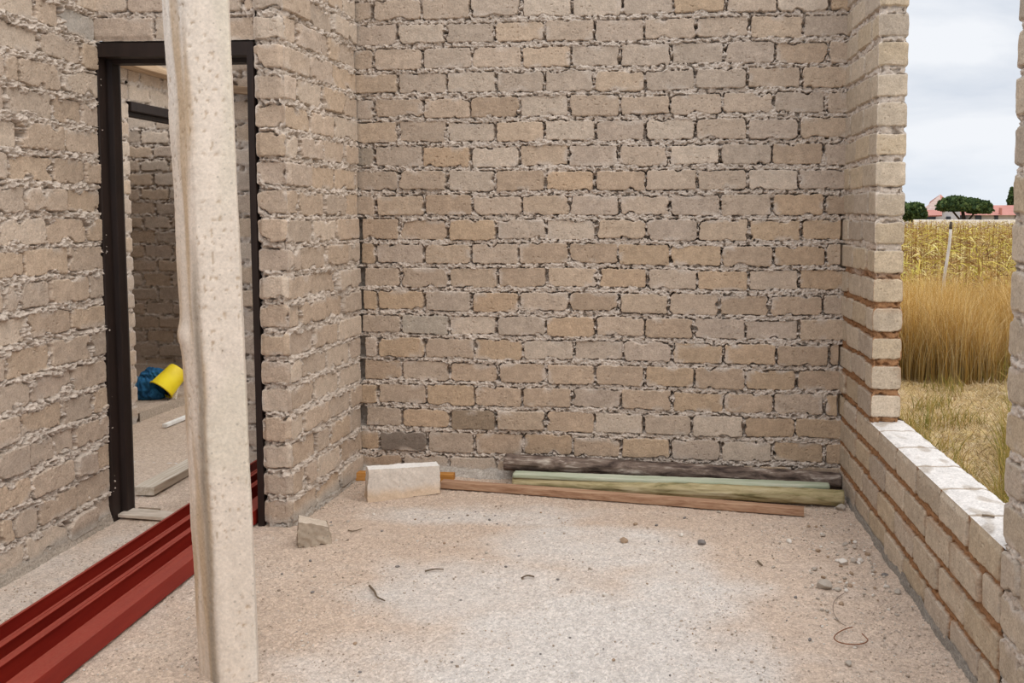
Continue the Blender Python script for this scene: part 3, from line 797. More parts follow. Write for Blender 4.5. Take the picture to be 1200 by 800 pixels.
# ------------------------------------------------------------------ concrete post in the foreground
def build_post():
    cor = [(-1.366, 2.376), (-1.264, 2.306), (-1.1655, 2.338), (-1.208, 2.43), (-1.345, 2.46)]
    cor = np.array(cor); nxt = np.roll(cor, -1, 0); seg = []
    for c, d in zip(cor, nxt):
        n = max(3, int(np.linalg.norm(d-c)/.004))
        for i in range(n): seg.append(c + (d-c)*i/n)
    seg = np.array(seg)
    # ease the arrises
    for _ in range(2): seg = .5*seg + .25*(np.roll(seg, 1, 0)+np.roll(seg, -1, 0))
    na = len(seg); zs = np.linspace(-.02, TOP+.1, 560); ns = len(zs)
    cen = seg.mean(0)
    cum = np.concatenate([[0], np.cumsum(np.linalg.norm(np.diff(seg, axis=0), axis=1))])
    Z, A = np.meshgrid(zs, cum, indexing='ij')
    X = np.broadcast_to(seg[:, 0], Z.shape).copy(); Y = np.broadcast_to(seg[:, 1], Z.shape).copy()
    dx = X-cen[0]; dy = Y-cen[1]; L = np.hypot(dx, dy)
    h = .003*fbm(A*6, Z*1.6, 501, 3) + .0010*fbm(A*26, Z*9, 502, 3) + .0007*noise(A*90, Z*60, 503)
    pit = sstep(.44, .60, noise(A*85, Z*62, 504))*sstep(.0, .4, noise(A*9, Z*4, 505)+.2); h = h-.0025*pit
    left = sstep(-1.258, -1.275, X + .010*noise(Z*3.1, Z*0+1.5, 520) + .004*noise(Z*21, Z*0+.5, 521))
    h = h + .010*sstep(-1.31, -1.335, X)*np.exp(-((Z-.985)/.035)**2) + .005*sstep(-1.30, -1.335, X)*noise(Z*4, Z*0, 506)
    # chipped arris between the worn side and the front
    arr = np.exp(-((X+1.264)/.012)**2)*sstep(2.37, 2.33, Y); h = h - arr*(.003+.004*noise(Z*6, Z*0+2, 507)*1.0 + .002*noise(Z*40, Z*0, 508))
    s = .985 + .065*Z/1.93                          # a little stouter toward the top
    s = np.where(Z > 0, s, s)
    X2 = cen[0] + dx*s + dx/L*h - .044*(Z/1.93); Y2 = cen[1] + dy*s + dy/L*h
    col = np.broadcast_to(lin(217, 203, 187), Z.shape+(3,)).copy()
    n = fbm(A*5, Z*1.6, 510, 3); col *= (1+.09*n)[..., None]
    wht = sstep(.0, .5, fbm(A*3+4, Z*.7, 511, 2)); col = col + (lin(224, 218, 210)-col)*(wht*.7)[..., None]
    streak = fbm(A*34, Z*1.2, 512, 3); col *= (1+.05*streak)[..., None]
    # ochre lichen and old damp staining on the worn side and along the chipped arris
    och = left*sstep(-.2, .4, fbm(A*20, Z*1.4, 513, 3)); col = col + (lin(188, 163, 132)-col)*(och*.85)[..., None]
    dmp = np.exp(-((X+1.284+.012*noise(Z*2.7, Z*0+3, 522)+.004*noise(A*40, Z*12, 523))/.018)**2)*sstep(2.39, 2.36, Y)*sstep(1.45, .7, Z+.35*noise(A*5, Z*2, 514))
    col = col + (lin(150, 138, 122)-col)*(dmp*.85)[..., None]
    col = col + (lin(168, 142, 112)-col)*(pit*.6)[..., None]
    grn = sstep(.25, .6, noise(A*7, Z*2.1, 516))*(1-left); col = col + (lin(206, 196, 176)-col)*(grn*.5)[..., None]
    a = Acc()
    P = np.stack([X2, Y2, Z], -1); P = np.concatenate([P, P[:, :1]], 1); col = np.concatenate([col, col[:, :1]], 1)
    a.grid(P, np.clip(col, .02, .95))
    top = P[-1, :-1]; c = top.mean(0); k = len(top)
    a.grid(np.stack([P[-1], np.broadcast_to(c, P[-1].shape)], 0), lin(210, 200, 186))
    o = a.build('concrete_post', M_POST)
    base = Vector((float(cen[0]), float(cen[1]), 0))
    me = o.data; co_ = np.empty(len(me.vertices)*3, np.float32); me.vertices.foreach_get('co', co_)
    co_ = co_.reshape(-1, 3) - np.array(base, np.float32); me.vertices.foreach_set('co', co_.ravel()); me.update()
    o.location = base
    return tag(o, 'tall pale weathered concrete post standing in front of the doorway', 'post')
build_post()

# ------------------------------------------------------------------ red steel channels through the doorway
def red_mat():
    m, nt, b = nodes('red_oxide_primer'); L = nt.links
    v = coord(nt, (30, 4, 30)); n = N_(nt, 'ShaderNodeTexNoise', Scale=1.0, Detail=6.0, Roughness=.6); L.new(v, n.inputs['Vector'])
    v2 = coord(nt, (140, 90, 140)); n2 = N_(nt, 'ShaderNodeTexNoise', Scale=1.0, Detail=3.0); L.new(v2, n2.inputs['Vector'])
    cr = N_(nt, 'ShaderNodeValToRGB'); e = cr.color_ramp.elements
    e[0].position = .3; e[1].position = .75; e[0].color = (*lin(124, 24, 13), 1); e[1].color = (*lin(144, 38, 23), 1)
    L.new(n.outputs[0], cr.inputs[0])
    # dust that has settled on the upward faces of the steel
    geo = N_(nt, 'ShaderNodeNewGeometry'); sx = N_(nt, 'ShaderNodeSeparateXYZ'); L.new(geo.outputs['Normal'], sx.inputs[0])
    mr = N_(nt, 'ShaderNodeMapRange'); mr.inputs[1].default_value = .5; mr.inputs[2].default_value = 1; mr.inputs[3].default_value = 0; mr.inputs[4].default_value = .16
    L.new(sx.outputs['Z'], mr.inputs[0])
    mm = N_(nt, 'ShaderNodeMath', operation='MULTIPLY'); L.new(mr.outputs[0], mm.inputs[0]); L.new(n2.outputs[0], mm.inputs[1])
    mx_ = N_(nt, 'ShaderNodeMix', data_type='RGBA'); L.new(mm.outputs[0], mx_.inputs[0]); L.new(cr.outputs[0], mx_.inputs[6]); mx_.inputs[7].default_value = (*lin(186, 150, 122), 1)
    L.new(mx_.outputs[2], b.inputs['Base Color'])
    b.inputs['Roughness'].default_value = .55; b.inputs['Specular IOR Level'].default_value = .35
    bp = N_(nt, 'ShaderNodeBump', Strength=.12, Distance=.002); L.new(n2.outputs[0], bp.inputs['Height']); L.new(bp.outputs[0], b.inputs['Normal'])
    return m


M_RED = red_mat()
RY0, RY1 = .35, 4.24
rx = lambda y: -1.716 - .030*(y-2.288)/.72         # right foot of the bundle
RED = []


def channel(name, off, prof, label, y0=RY0, y1=RY1, dz=.0):
    """thin rolled section, profile in (x to the left from the bundle's right foot, z), closed outline"""
    bm = bmesh.new(); rings = []
    n = 36
    for i in range(n+1):
        y = y0+(y1-y0)*i/n
        rings.append([bm.verts.new((rx(y)-off-x, y, .006+dz+z + .0005*math.sin(y*5+x*40))) for x, z in prof])
    k = len(prof)
    for a, b in zip(rings, rings[1:]):
        for i in range(k): bm.faces.new((a[i], b[i], b[(i+1) % k], a[(i+1) % k]))
    bmesh.ops.recalc_face_normals(bm, faces=bm.faces[:])
    bm.faces.ensure_lookup_table()
    bm.faces.new(rings[0]); bm.faces.new(rings[-1][::-1])
    bmesh.ops.recalc_face_normals(bm, faces=bm.faces[:])
    base = Vector((rx(y0)-off, y0, 0))
    for v in bm.verts: v.co -= base
    o = from_bm(name, bm, M_RED); o.location = base
    tag(o, label, 'steel channel', 'red steel channels through the doorway')
    return o


t = .004
# closed side toward the camera: web, flat top, lip going down
ch_web = [(0, 0), (.062, 0), (.062, t), (t, t), (t, .056), (.058, .056), (.058, .040), (.062, .040), (.062, .060), (0, .060)]
def ch_up(w, hn, hf, lip):   # open upward, narrow lips turned inward
    return [(0, 0), (w, 0), (w, hf), (w-lip, hf), (w-lip, hf-t), (w-t, hf-t), (w-t, t), (t, t), (t, hn-t), (lip, hn-t), (lip, hn), (0, hn)]
channel('steel_channel', 0.0, ch_web, 'red steel channel with a broad flat top, nearest the pale post')
channel('steel_channel', .070, ch_up(.075, .054, .070, .012), 'red steel channel beside the flat-topped one, open trough upward')
channel('steel_channel', .149, ch_up(.068, .068, .078, .016), 'red steel channel third from the post, lip against a thin black gap')
channel('steel_channel', .222, ch_up(.078, .076, .080, .010), 'red steel channel nearest the left wall')

# ------------------------------------------------------------------ bundle of cloth and yellow bucket in the far room
def blob(name, c, rad, mat, label, cat, seed, amp=.35, fold=9, parent=None, flatb=True):
    bm = bmesh.new(); bmesh.ops.create_icosphere(bm, subdivisions=5, radius=1)
    P = np.array([v.co[:] for v in bm.verts])
    n = fbm(P[:, 0]*1.3+seed, P[:, 1]*1.3+P[:, 2]*1.1, seed, 3)*amp
    fo = (1-np.abs(noise(P[:, 0]*fold*.35+P[:, 2]*2, P[:, 1]*fold*.35-P[:, 2]*1.5, seed+4))*2)*.13
    P = P*(1+n+fo)[:, None]*np.array(rad)
    if flatb: P[:, 2] = np.maximum(P[:, 2], -rad[2]*.6)
    for v, q in zip(bm.verts, P): v.co = q
    zmin = P[:, 2].min()
    o = from_bm(name, bm, mat, None, True)
    if parent is None: o.location = Vector((c[0], c[1], c[2]-zmin)); tag(o, label, cat)
    else: o.parent = parent; o.location = Vector((c[0], c[1], c[2]-zmin)) - parent.location
    return o


M_BLUE = simple('blue_cloth', (22, 66, 100), (40, 100, 138), (14, 14, 14), 1.5, rough=.9, bump=.2)
M_GREYBLUE = simple('grey_blue_cloth', (92, 108, 118), (120, 134, 142), (12, 12, 12), 1.5, rough=.9, bump=.2)
cl = at(178, 466, z=.06); bz = .056
e = empty('cloth_bundle', (cl.x, cl.y, bz), 'crumpled blue cloth bundle on the raised floor beyond the second doorway', 'cloth')
s1 = at(179, 452, Y=cl.y+.02)
blob('folded_cloth', (s1.x-.02, s1.y, bz), (.085, .09, .10), M_BLUE, None, None, 31, .3, parent=e)
blob('folded_cloth', (s1.x+.035, s1.y-.02, bz), (.055, .07, .055), M_BLUE, None, None, 33, .3, parent=e)
blob('sleeve', (s1.x-.12, s1.y-.03, bz), (.075, .09, .09), M_GREYBLUE, None, None, 35, .3, parent=e)
top = blob('folded_cloth', (s1.x+.0, s1.y+.02, bz+.11), (.085, .06, .06), M_BLUE, None, None, 37, .3, parent=e)
# yellow bucket lying on its side, dark mouth toward the viewer
M_DKW0 = simple('bucket_black', (14, 12, 10), (26, 22, 20), (20, 20, 20), 1, rough=.7)
M_YEL = simple('yellow_plastic', (206, 176, 10), (226, 200, 24), (6, 6, 6), 1, rough=.45, bump=.05, spec=.4)
yc = at(199, 452, Y=cl.y+.02)
eb = empty('yellow_bucket', (yc.x, yc.y, bz), 'yellow plastic bucket tipped over beside the blue cloth, dark mouth facing down', 'bucket')
mt = Matrix.Rotation(math.radians(-30), 4, 'Z') @ Matrix.Rotation(math.radians(-48), 4, 'X') @ Matrix.Scale(.78, 4)
def lathe(prof):
    bm = bmesh.new(); rings = []
    for i in range(40):
        a = 2*math.pi*i/40; rings.append([bm.verts.new((r*math.cos(a), r*math.sin(a), z)) for r, z in prof])
    for i in range(40):
        A_, B_ = rings[i], rings[(i+1) % 40]
        for j in range(len(prof)-1): bm.faces.new((A_[j], B_[j], B_[j+1], A_[j+1]))
    bmesh.ops.remove_doubles(bm, verts=bm.verts[:], dist=1e-5); bmesh.ops.recalc_face_normals(bm, faces=bm.faces[:])
    bmesh.ops.transform(bm, matrix=mt, verts=bm.verts[:])
    return bm
bm = lathe([(.0, .118), (.085, .118), (.09, .11), (.108, -.10), (.114, -.10), (.114, -.115), (.104, -.115), (.103, -.10)])
zm = min(v.co.z for v in bm.verts)
bo = from_bm('shell', bm, M_YEL, None, True); bo.parent = eb; bo.location = (0, 0, -zm)
bm = lathe([(.103, -.10), (.084, .104), (0, .106)])  # inner side of the bucket, coloured plain black
bi = from_bm('inner_surface', bm, M_DKW0, None, True); bi.parent = eb; bi.location = (0, 0, -zm); bi['label'] = 'black inside of the bucket'
bm = bmesh.new(); pts = [Vector((.112*math.cos(a), .112*math.sin(a)*.9, -.108-.06*math.sin(a))) for a in np.linspace(.1, math.pi-.1, 14)]
for i, q in enumerate(pts[:-1]):
    r_ = bmesh.ops.create_cone(bm, cap_ends=True, segments=6, radius1=.003, radius2=.003, depth=(pts[i+1]-q).length)
    mm_ = (pts[i+1]-q).to_track_quat('Z', 'Y').to_matrix().to_4x4(); mm_.translation = (q+pts[i+1])/2
    bmesh.ops.transform(bm, matrix=mm_, verts=r_['verts'])
bmesh.ops.transform(bm, matrix=mt, verts=bm.verts[:])
ho = from_bm('handle', bm, M_STEEL, None); ho.parent = eb; ho.location = (0, 0, -zm)
p = at(203, 468, z=.056); q = at(208, 444, Y=p.y+.10)
beam('leaning_stick', Vector((p.x, p.y, .058)), Vector((q.x, q.y, q.z)), .03, .016, M_GREYTIMBER, 'pale stick leaning beside the yellow bucket', 'stick', seed=18, wob=0, z_up=Vector((0, 1, 0)))

# ------------------------------------------------------------------ loose stones
def stone_mesh(name, seed, sub=3, squash=.6):
    bm = bmesh.new(); bmesh.ops.create_icosphere(bm, subdivisions=sub, radius=1)
    P = np.array([v.co[:] for v in bm.verts]); r2 = np.random.default_rng(seed)
    for _ in range(9):                       # knock flat facets
        d = r2.normal(size=3); d /= np.linalg.norm(d); k = r2.uniform(.55, .85)
        ex = np.maximum(P@d-k, 0); P = P - ex[:, None]*d*.9
    P *= (1+.10*fbm(P[:, 0]*2+seed, P[:, 1]*2+P[:, 2]*2, seed, 3))[:, None]
    P *= np.array([1, r2.uniform(.65, .95), squash*r2.uniform(.8, 1.15)])
    P[:, 2] -= P[:, 2].min()*.85
    for v, q in zip(bm.verts, P): v.co = q
    me = bpy.data.meshes.new(name); bm.to_mesh(me); bm.free()
    return me


M_ST = [simple('grey_stone', (150, 138, 124), (184, 172, 158), (20, 20, 20), 2, rough=.95, bump=.4),
        simple('pale_stone', (196, 184, 170), (222, 214, 204), (20, 20, 20), 2, rough=.95, bump=.4),
        simple('dark_stone', (108, 102, 98), (134, 126, 120), (20, 20, 20), 2, rough=.95, bump=.4),
        simple('brown_stone', (140, 116, 92), (168, 144, 120), (20, 20, 20), 2, rough=.95, bump=.4)]
SM = {}
for mi in range(4):
    for s in range(4):
        me = stone_mesh('stone', 700+mi*10+s); me.materials.append(M_ST[mi])
        me.polygons.foreach_set('use_smooth', np.zeros(len(me.polygons), bool)); SM[mi, s] = me


def stone(u, v, px, mi, s, label, group=None, cat='stone'):
    p = at(u, v, z=0); r = px/2*Vector((p.x, p.y, EYE)).length/F
    o = bpy.data.objects.new('stone', SM[mi, s % 4]); C.objects.link(o)
    hz = float(floor_h(np.array([p.x]), np.array([p.y]))[0])-.004
    o.location = (p.x, p.y, hz - .10*r); o.scale = (r, r, r); o.rotation_euler = (0, 0, (u*1.7+v) % 6.28)
    return tag(o, label, cat, group)


named = [(822, 637, 10, 2, 0, 'dark grey stone at the middle of the floor right of the white speck'),
         (988, 659, 11, 1, 1, 'pale angular stone in the pebble cluster near the right wall'),
         (966, 688, 17, 0, 2, 'flat grey stone, largest of the loose stones on the floor'),
         (982, 691, 9, 0, 3, 'small grey stone touching the right end of the flat grey stone'),
         (994, 777, 11, 0, 0, 'lone grey stone near the bottom edge below the rusty wire'),
         (1037, 677, 8, 2, 1, 'round dark stone close to the foot of the sill wall'),
         (1000, 657, 9, 0, 1, 'grey stone just right of the pale angular stone'),
         (1008, 658, 9, 1, 2, 'pale stone at the right end of the pebble cluster'),
         (925, 634, 9, 1, 3, 'pale stone alone on the floor beyond the pebble cluster'),
         (731, 634, 11, 3, 0, 'brown stone on the grey patch in the middle of the floor'),
         (798, 627, 8, 1, 0, 'small white stone chip just left of the dark grey stone'),
         (709, 697, 8, 1, 2, 'small pale stone on the floor below the brown stone'),
         (985, 598, 14, 0, 0, 'flat lump by the corner where log and sill wall meet'),
         (745, 614, 6, 3, 2, 'tiny brown stone above the brown stone'),
         (1052, 697, 9, 0, 2, 'grey crumb of mortar against the foot of the sill wall')]
for a in named: stone(*a)
rr = random.Random(5)
GR = 'small pebbles by the foot of the sill wall'
n = 0
while n < 70:
    u = rr.gauss(1000, 30); v = rr.gauss(660, 28)
    if v < 612 or v > 760: continue
    if u > 985 + (v-575)*.659 - 9 or u < 900: continue
    stone(u, v, rr.choice([3, 3.5, 4, 4.5, 5, 6, 7]), rr.choice([0, 0, 1, 3]), rr.randrange(4), 'small pebble strewn on the floor near the sill wall', GR, 'pebble'); n += 1
GR2 = 'crumbs scattered over the open floor'
for _ in range(120):
    u = rr.uniform(330, 960); v = 598 + 197*rr.random()**1.3
    stone(u, v, rr.choice([2, 2.5, 3, 3.5, 4, 5]), rr.choice([0, 1, 3, 2, 2]), rr.randrange(4), 'tiny stone crumb scattered on the open dusty floor', GR2, 'crumb')

# fine gravel, uncountable
def gravel():
    bm = bmesh.new(); bmesh.ops.create_icosphere(bm, subdivisions=1, radius=1)
    bv = np.array([v.co[:] for v in bm.verts]); bf = np.array([[v.index for v in f.verts] for f in bm.faces]); bm.free()
    V = []; T = []; K = []; n = 0
    r2 = np.random.default_rng(11)
    x = r2.uniform(-2.4, .9, 150000); y = r2.uniform(1.95, 4.25, 150000)
    xr = R + RW*(y-D)
    dens = .10 + .55*sstep(.9, .0, xr-x) + .35*sstep(-.2, .5, fbm(x*1.5, y*1.5, 601, 3)) + .35*sstep(-.7, -1.1, x)*sstep(3.4, 2.4, y)
    dens = dens*(.35+.65*sstep(-.2, .3, noise(x*8, y*8, 602)))
    keep = (r2.random(150000) < dens*.50) & (x < xr-.02) & (x > LX+.06)
    keep &= ~((x < rx(y)+.01) & (x > rx(y)-.33)); keep &= ~((x < W+.02) & (y > EY-.02))
    x = x[keep]; y = y[keep]; s = np.minimum(.0013 + r2.exponential(.0010, len(x)), .007)
    hz = floor_h(x, y)-.004
    pal = np.array([lin(184, 170, 155), lin(172, 156, 140), lin(196, 186, 174), lin(150, 134, 118), lin(178, 160, 142)])
    for i in range(len(x)):
        q = bv*(1+.25*r2.uniform(-1, 1, (len(bv), 1)))*np.array([1, .8, .6])*s[i]
        a = r2.uniform(0, 6.28); c_, s_ = math.cos(a), math.sin(a)
        q = np.stack([q[:, 0]*c_-q[:, 1]*s_+x[i], q[:, 0]*s_+q[:, 1]*c_+y[i], q[:, 2]+hz[i]+s[i]*.3], -1)
        V.append(q); T.append(bf+n); n += len(bv); K.append(np.broadcast_to(pal[r2.integers(0, 5)]*r2.uniform(.85, 1.1), q.shape))
    me = mesh_np('gravel', np.concatenate(V), np.concatenate(T), np.concatenate(K), False)
    tag(link('gravel', me, vcol('gravel_grains', .95, .1)), 'fine loose gravel and grit lying over the floor', 'gravel', kind='stuff')
gravel()


def curve_tube(name, pts, r, mat, label, cat, seg=6, seed=0):
    pts = [Vector(p) for p in pts]; dense = []
    for i in range(len(pts)-1):            # Catmull-Rom
        p0 = pts[max(i-1, 0)]; p1 = pts[i]; p2 = pts[i+1]; p3 = pts[min(i+2, len(pts)-1)]
        for k in range(8):
            t_ = k/8
            dense.append(.5*((2*p1) + (p2-p0)*t_ + (2*p0-5*p1+4*p2-p3)*t_**2 + (3*p1-p0-3*p2+p3)*t_**3))
    dense.append(pts[-1])
    bm = bmesh.new(); rings = []
    for i, q in enumerate(dense):
        d_ = (dense[min(i+1, len(dense)-1)] - dense[max(i-1, 0)]).normalized()
        s_ = d_.cross(Vector((0, 0, 1)))
        s_ = s_.normalized() if s_.length > 1e-4 else Vector((1, 0, 0)); u_ = s_.cross(d_)
        rad = r if not callable(r) else r(i/(len(dense)-1))
        rings.append([bm.verts.new(q - pts[0] + s_*rad*math.cos(a_) + u_*rad*math.sin(a_)) for a_ in [2*math.pi*j/seg for j in range(seg)]])
    for a_, b_ in zip(rings, rings[1:]):
        for j in range(seg): bm.faces.new((a_[j], a_[(j+1) % seg], b_[(j+1) % seg], b_[j]))
    bm.faces.new(rings[0][::-1]); bm.faces.new(rings[-1])
    o = from_bm(name, bm, mat, None, True); o.location = pts[0]
    return tag(o, label, cat)


M_RUST = simple('rusty_wire', (104, 62, 36), (142, 90, 58), (60, 60, 60), 1, rough=.8)
G = lambda u, v, z=.004: at(u, v, z=z)
curve_tube('wire', [G(999, 734.5), G(990, 737), G(981, 742, .006), G(977.5, 747.5, .008), G(984, 752.5, .006), G(1000, 755), G(1012, 753.5), G(1017, 750, .008), G(1014, 746, .012), G(1010, 742, .016)],
           .0017, M_RUST, 'curled rusty wire loop on the floor near the bottom right', 'wire')
M_GREYWIRE = simple('grey_wire', (120, 104, 92), (150, 134, 120), (60, 60, 60), 1, rough=.6)
curve_tube('thin_wire', [G(989, 695), G(979, 702), G(976, 712, .007), G(979, 722), G(986, 730), G(992, 733)], .0014, M_GREYWIRE, 'thin grey wire curving between flat grey stone and rusty loop', 'wire')
M_TWIG = simple('twig_bark', (84, 70, 56), (120, 102, 82), (60, 60, 60), 1, rough=.9)
curve_tube('twig', [G(433, 686), G(439, 693, .008), G(442, 699, .007), G(451, 703.5)], lambda t_: .0045*(1-.5*t_), M_TWIG, 'crooked dark twig on the floor left of centre', 'twig')
curve_tube('twig', [G(498, 669), G(510, 666.5, .006), G(520, 667)], lambda t_: .0032*(1-.4*t_), M_TWIG, 'thin twig on the floor above the crooked dark twig', 'twig')
curve_tube('twig', [G(408, 621), G(414, 622), G(424, 619.5)], lambda t_: .003*(1-.4*t_), M_TWIG, 'little twig right of the broken half brick', 'twig')
curve_tube('twig', [G(888, 657), G(893, 662)], .0035, M_TWIG, 'short dark twig right of the dark grey stone', 'twig')
curve_tube('twig', [G(611, 677), G(618, 674, .006), G(626, 675.5)], .003, M_TWIG, 'small twig near the middle of the floor', 'twig')
# tiny twig stub resting on the sill
p = at(1158, 606, z=SILL)
curve_tube('twig', [Vector((p.x-.014, p.y+.008, SILL+.003)), Vector((p.x, p.y, SILL+.005)), Vector((p.x+.016, p.y-.004, SILL+.003))], .003, M_TWIG, 'tiny dry twig lying on the white sill top', 'twig')

# ------------------------------------------------------------------ outside
GZ = -.15
acc = Acc()
def ground_cols(x, y):
    c = np.broadcast_to(lin(186, 160, 112), x.shape+(3,))
    n1 = fbm(x*1.6, y*1.6, 801, 3); n2 = fbm(x*6, y*6, 802, 3)
    c = c + (lin(150, 128, 70)-c)*(.6*sstep(-.1, .5, n1))[..., None]
    c = c + (lin(200, 178, 146)-c)*(.7*sstep(.1, .5, n2))[..., None]
    return c
def gh(x, y): return GZ + .02*fbm(x*1.2, y*1.2, 811, 3) + .012*fbm(x*7, y*7, 812, 3)
x, y = np.meshgrid(np.linspace(1.0, 7, 240), np.linspace(.5, 13, 480)); acc.grid(np.stack([x, y, gh(x, y)], -1), ground_cols(x, y))
x, y = np.meshgrid(np.linspace(-60, 220, 90), np.linspace(13, 420, 120)); acc.grid(np.stack([x, y, x*0+GZ-.01], -1), ground_cols(x*.2, y*.2))
x, y = np.meshgrid(np.linspace(7, 60, 40), np.linspace(-6, 13, 20)); acc.grid(np.stack([x, y, x*0+GZ-.01], -1), ground_cols(x*.2, y*.2))
tag(acc.build('ground', M_FLOOR), 'dry straw-coloured ground outside the window opening', 'ground', kind='structure')


def blades(name, label, cat, n, area, hgt, wid, lean, cols, seed, segs=3, zf=None, flatten=0, mask=None, curl=.5, tipc=(.9, 1.05)):
    r2 = np.random.default_rng(seed)
    x, y = area(r2, n)
    if mask is not None:
        k = mask(x, y, r2); x = x[k]; y = y[k]
    n = len(x)
    z0 = (gh(x, y) if zf is None else zf(x, y)) - .01
    hh = hgt(x, y, r2); ww = r2.uniform(*wid, n)
    az = r2.uniform(0, 2*np.pi, n); fa = r2.uniform(0, 2*np.pi, n)
    ln = np.abs(r2.normal(lean[0], lean[1], n))
    V = np.zeros((n, segs+1, 2, 3)); K = np.zeros((n, segs+1, 2, 3))
    pal = np.array(cols); ci = pal[r2.integers(0, len(pal), n)]*r2.uniform(.8, 1.15, (n, 1))
    for s in range(segs+1):
        t_ = s/segs
        ang = ln*(t_**curl)
        cxp = x + np.cos(az)*np.sin(ang)*hh*t_; cyp = y + np.sin(az)*np.sin(ang)*hh*t_; czp = z0 + np.cos(ang)*hh*t_
        w = ww*(1-.85*t_)
        for e_, sg in ((0, -1), (1, 1)):
            V[:, s, e_, 0] = cxp + sg*w/2*np.cos(fa); V[:, s, e_, 1] = cyp + sg*w/2*np.sin(fa); V[:, s, e_, 2] = czp
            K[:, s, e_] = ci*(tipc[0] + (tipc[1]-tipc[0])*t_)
    idx = np.arange(n*(segs+1)*2).reshape(n, segs+1, 2)
    Q = np.stack([idx[:, :-1, 0], idx[:, :-1, 1], idx[:, 1:, 1], idx[:, 1:, 0]], -1).reshape(-1, 4)
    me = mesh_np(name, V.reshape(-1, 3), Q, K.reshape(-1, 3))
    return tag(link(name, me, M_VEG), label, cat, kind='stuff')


# strip between the wall and the field as seen through the opening, with margin for other viewpoints
def wedge(y0, y1, k0=.14, k1=.52, off=.0, pw=1.0):
    def f_(r2, n):
        y = y0 + (y1-y0)*r2.random(n)**pw
        return y*(k0+(k1-k0)*r2.random(n)) + off, y
    return f_


STRAW = [lin(196, 160, 92), lin(182, 142, 70), lin(212, 182, 122), lin(160, 120, 58), lin(190, 152, 84), lin(220, 196, 146)]
edge_ = lambda x, y: 7.75 + .5*noise(x*1.1, y*0+1, 821)
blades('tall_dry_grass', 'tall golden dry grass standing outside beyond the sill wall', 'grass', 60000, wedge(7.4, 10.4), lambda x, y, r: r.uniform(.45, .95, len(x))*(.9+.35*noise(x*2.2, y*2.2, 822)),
       (.003, .007), (.25, .25), STRAW, 831, segs=4, mask=lambda x, y, r: y > edge_(x, y) + .25*r.random(len(x))**2, curl=1.3, tipc=(.55, 1.2))  # blade colour darkened at the base for shade among blades, lighter seed tips
blades('cut_grass', 'short trampled straw and grass covering the ground outside', 'grass', 42000, wedge(3.2, 8.3, .2, .60), lambda x, y, r: r.uniform(.05, .14, len(x)),
       (.004, .008), (1.35, .25), [lin(194, 168, 128), lin(178, 150, 110), lin(160, 134, 92), lin(206, 188, 154), lin(140, 122, 80)], 832, segs=2, curl=.5, mask=lambda x, y, r: x > R+.34)
def weed_mask(x, y, r):
    return (x > R+.32) & (noise(x*2.2, y*2.2, 841) > .22) | ((x/y > .375) & (y < 6.2))
blades('green_weeds', 'clumps of yellowish green grass on the ground outside', 'grass', 9000, wedge(3.6, 8.0, .25, .50), lambda x, y, r: r.uniform(.10, .30, len(x))*np.where(x/y > .37, 1.4, .7),
       (.004, .009), (.5, .3), [lin(142, 130, 62), lin(124, 120, 56), lin(164, 144, 80), lin(182, 152, 92)], 833, segs=3, mask=weed_mask, curl=.8)


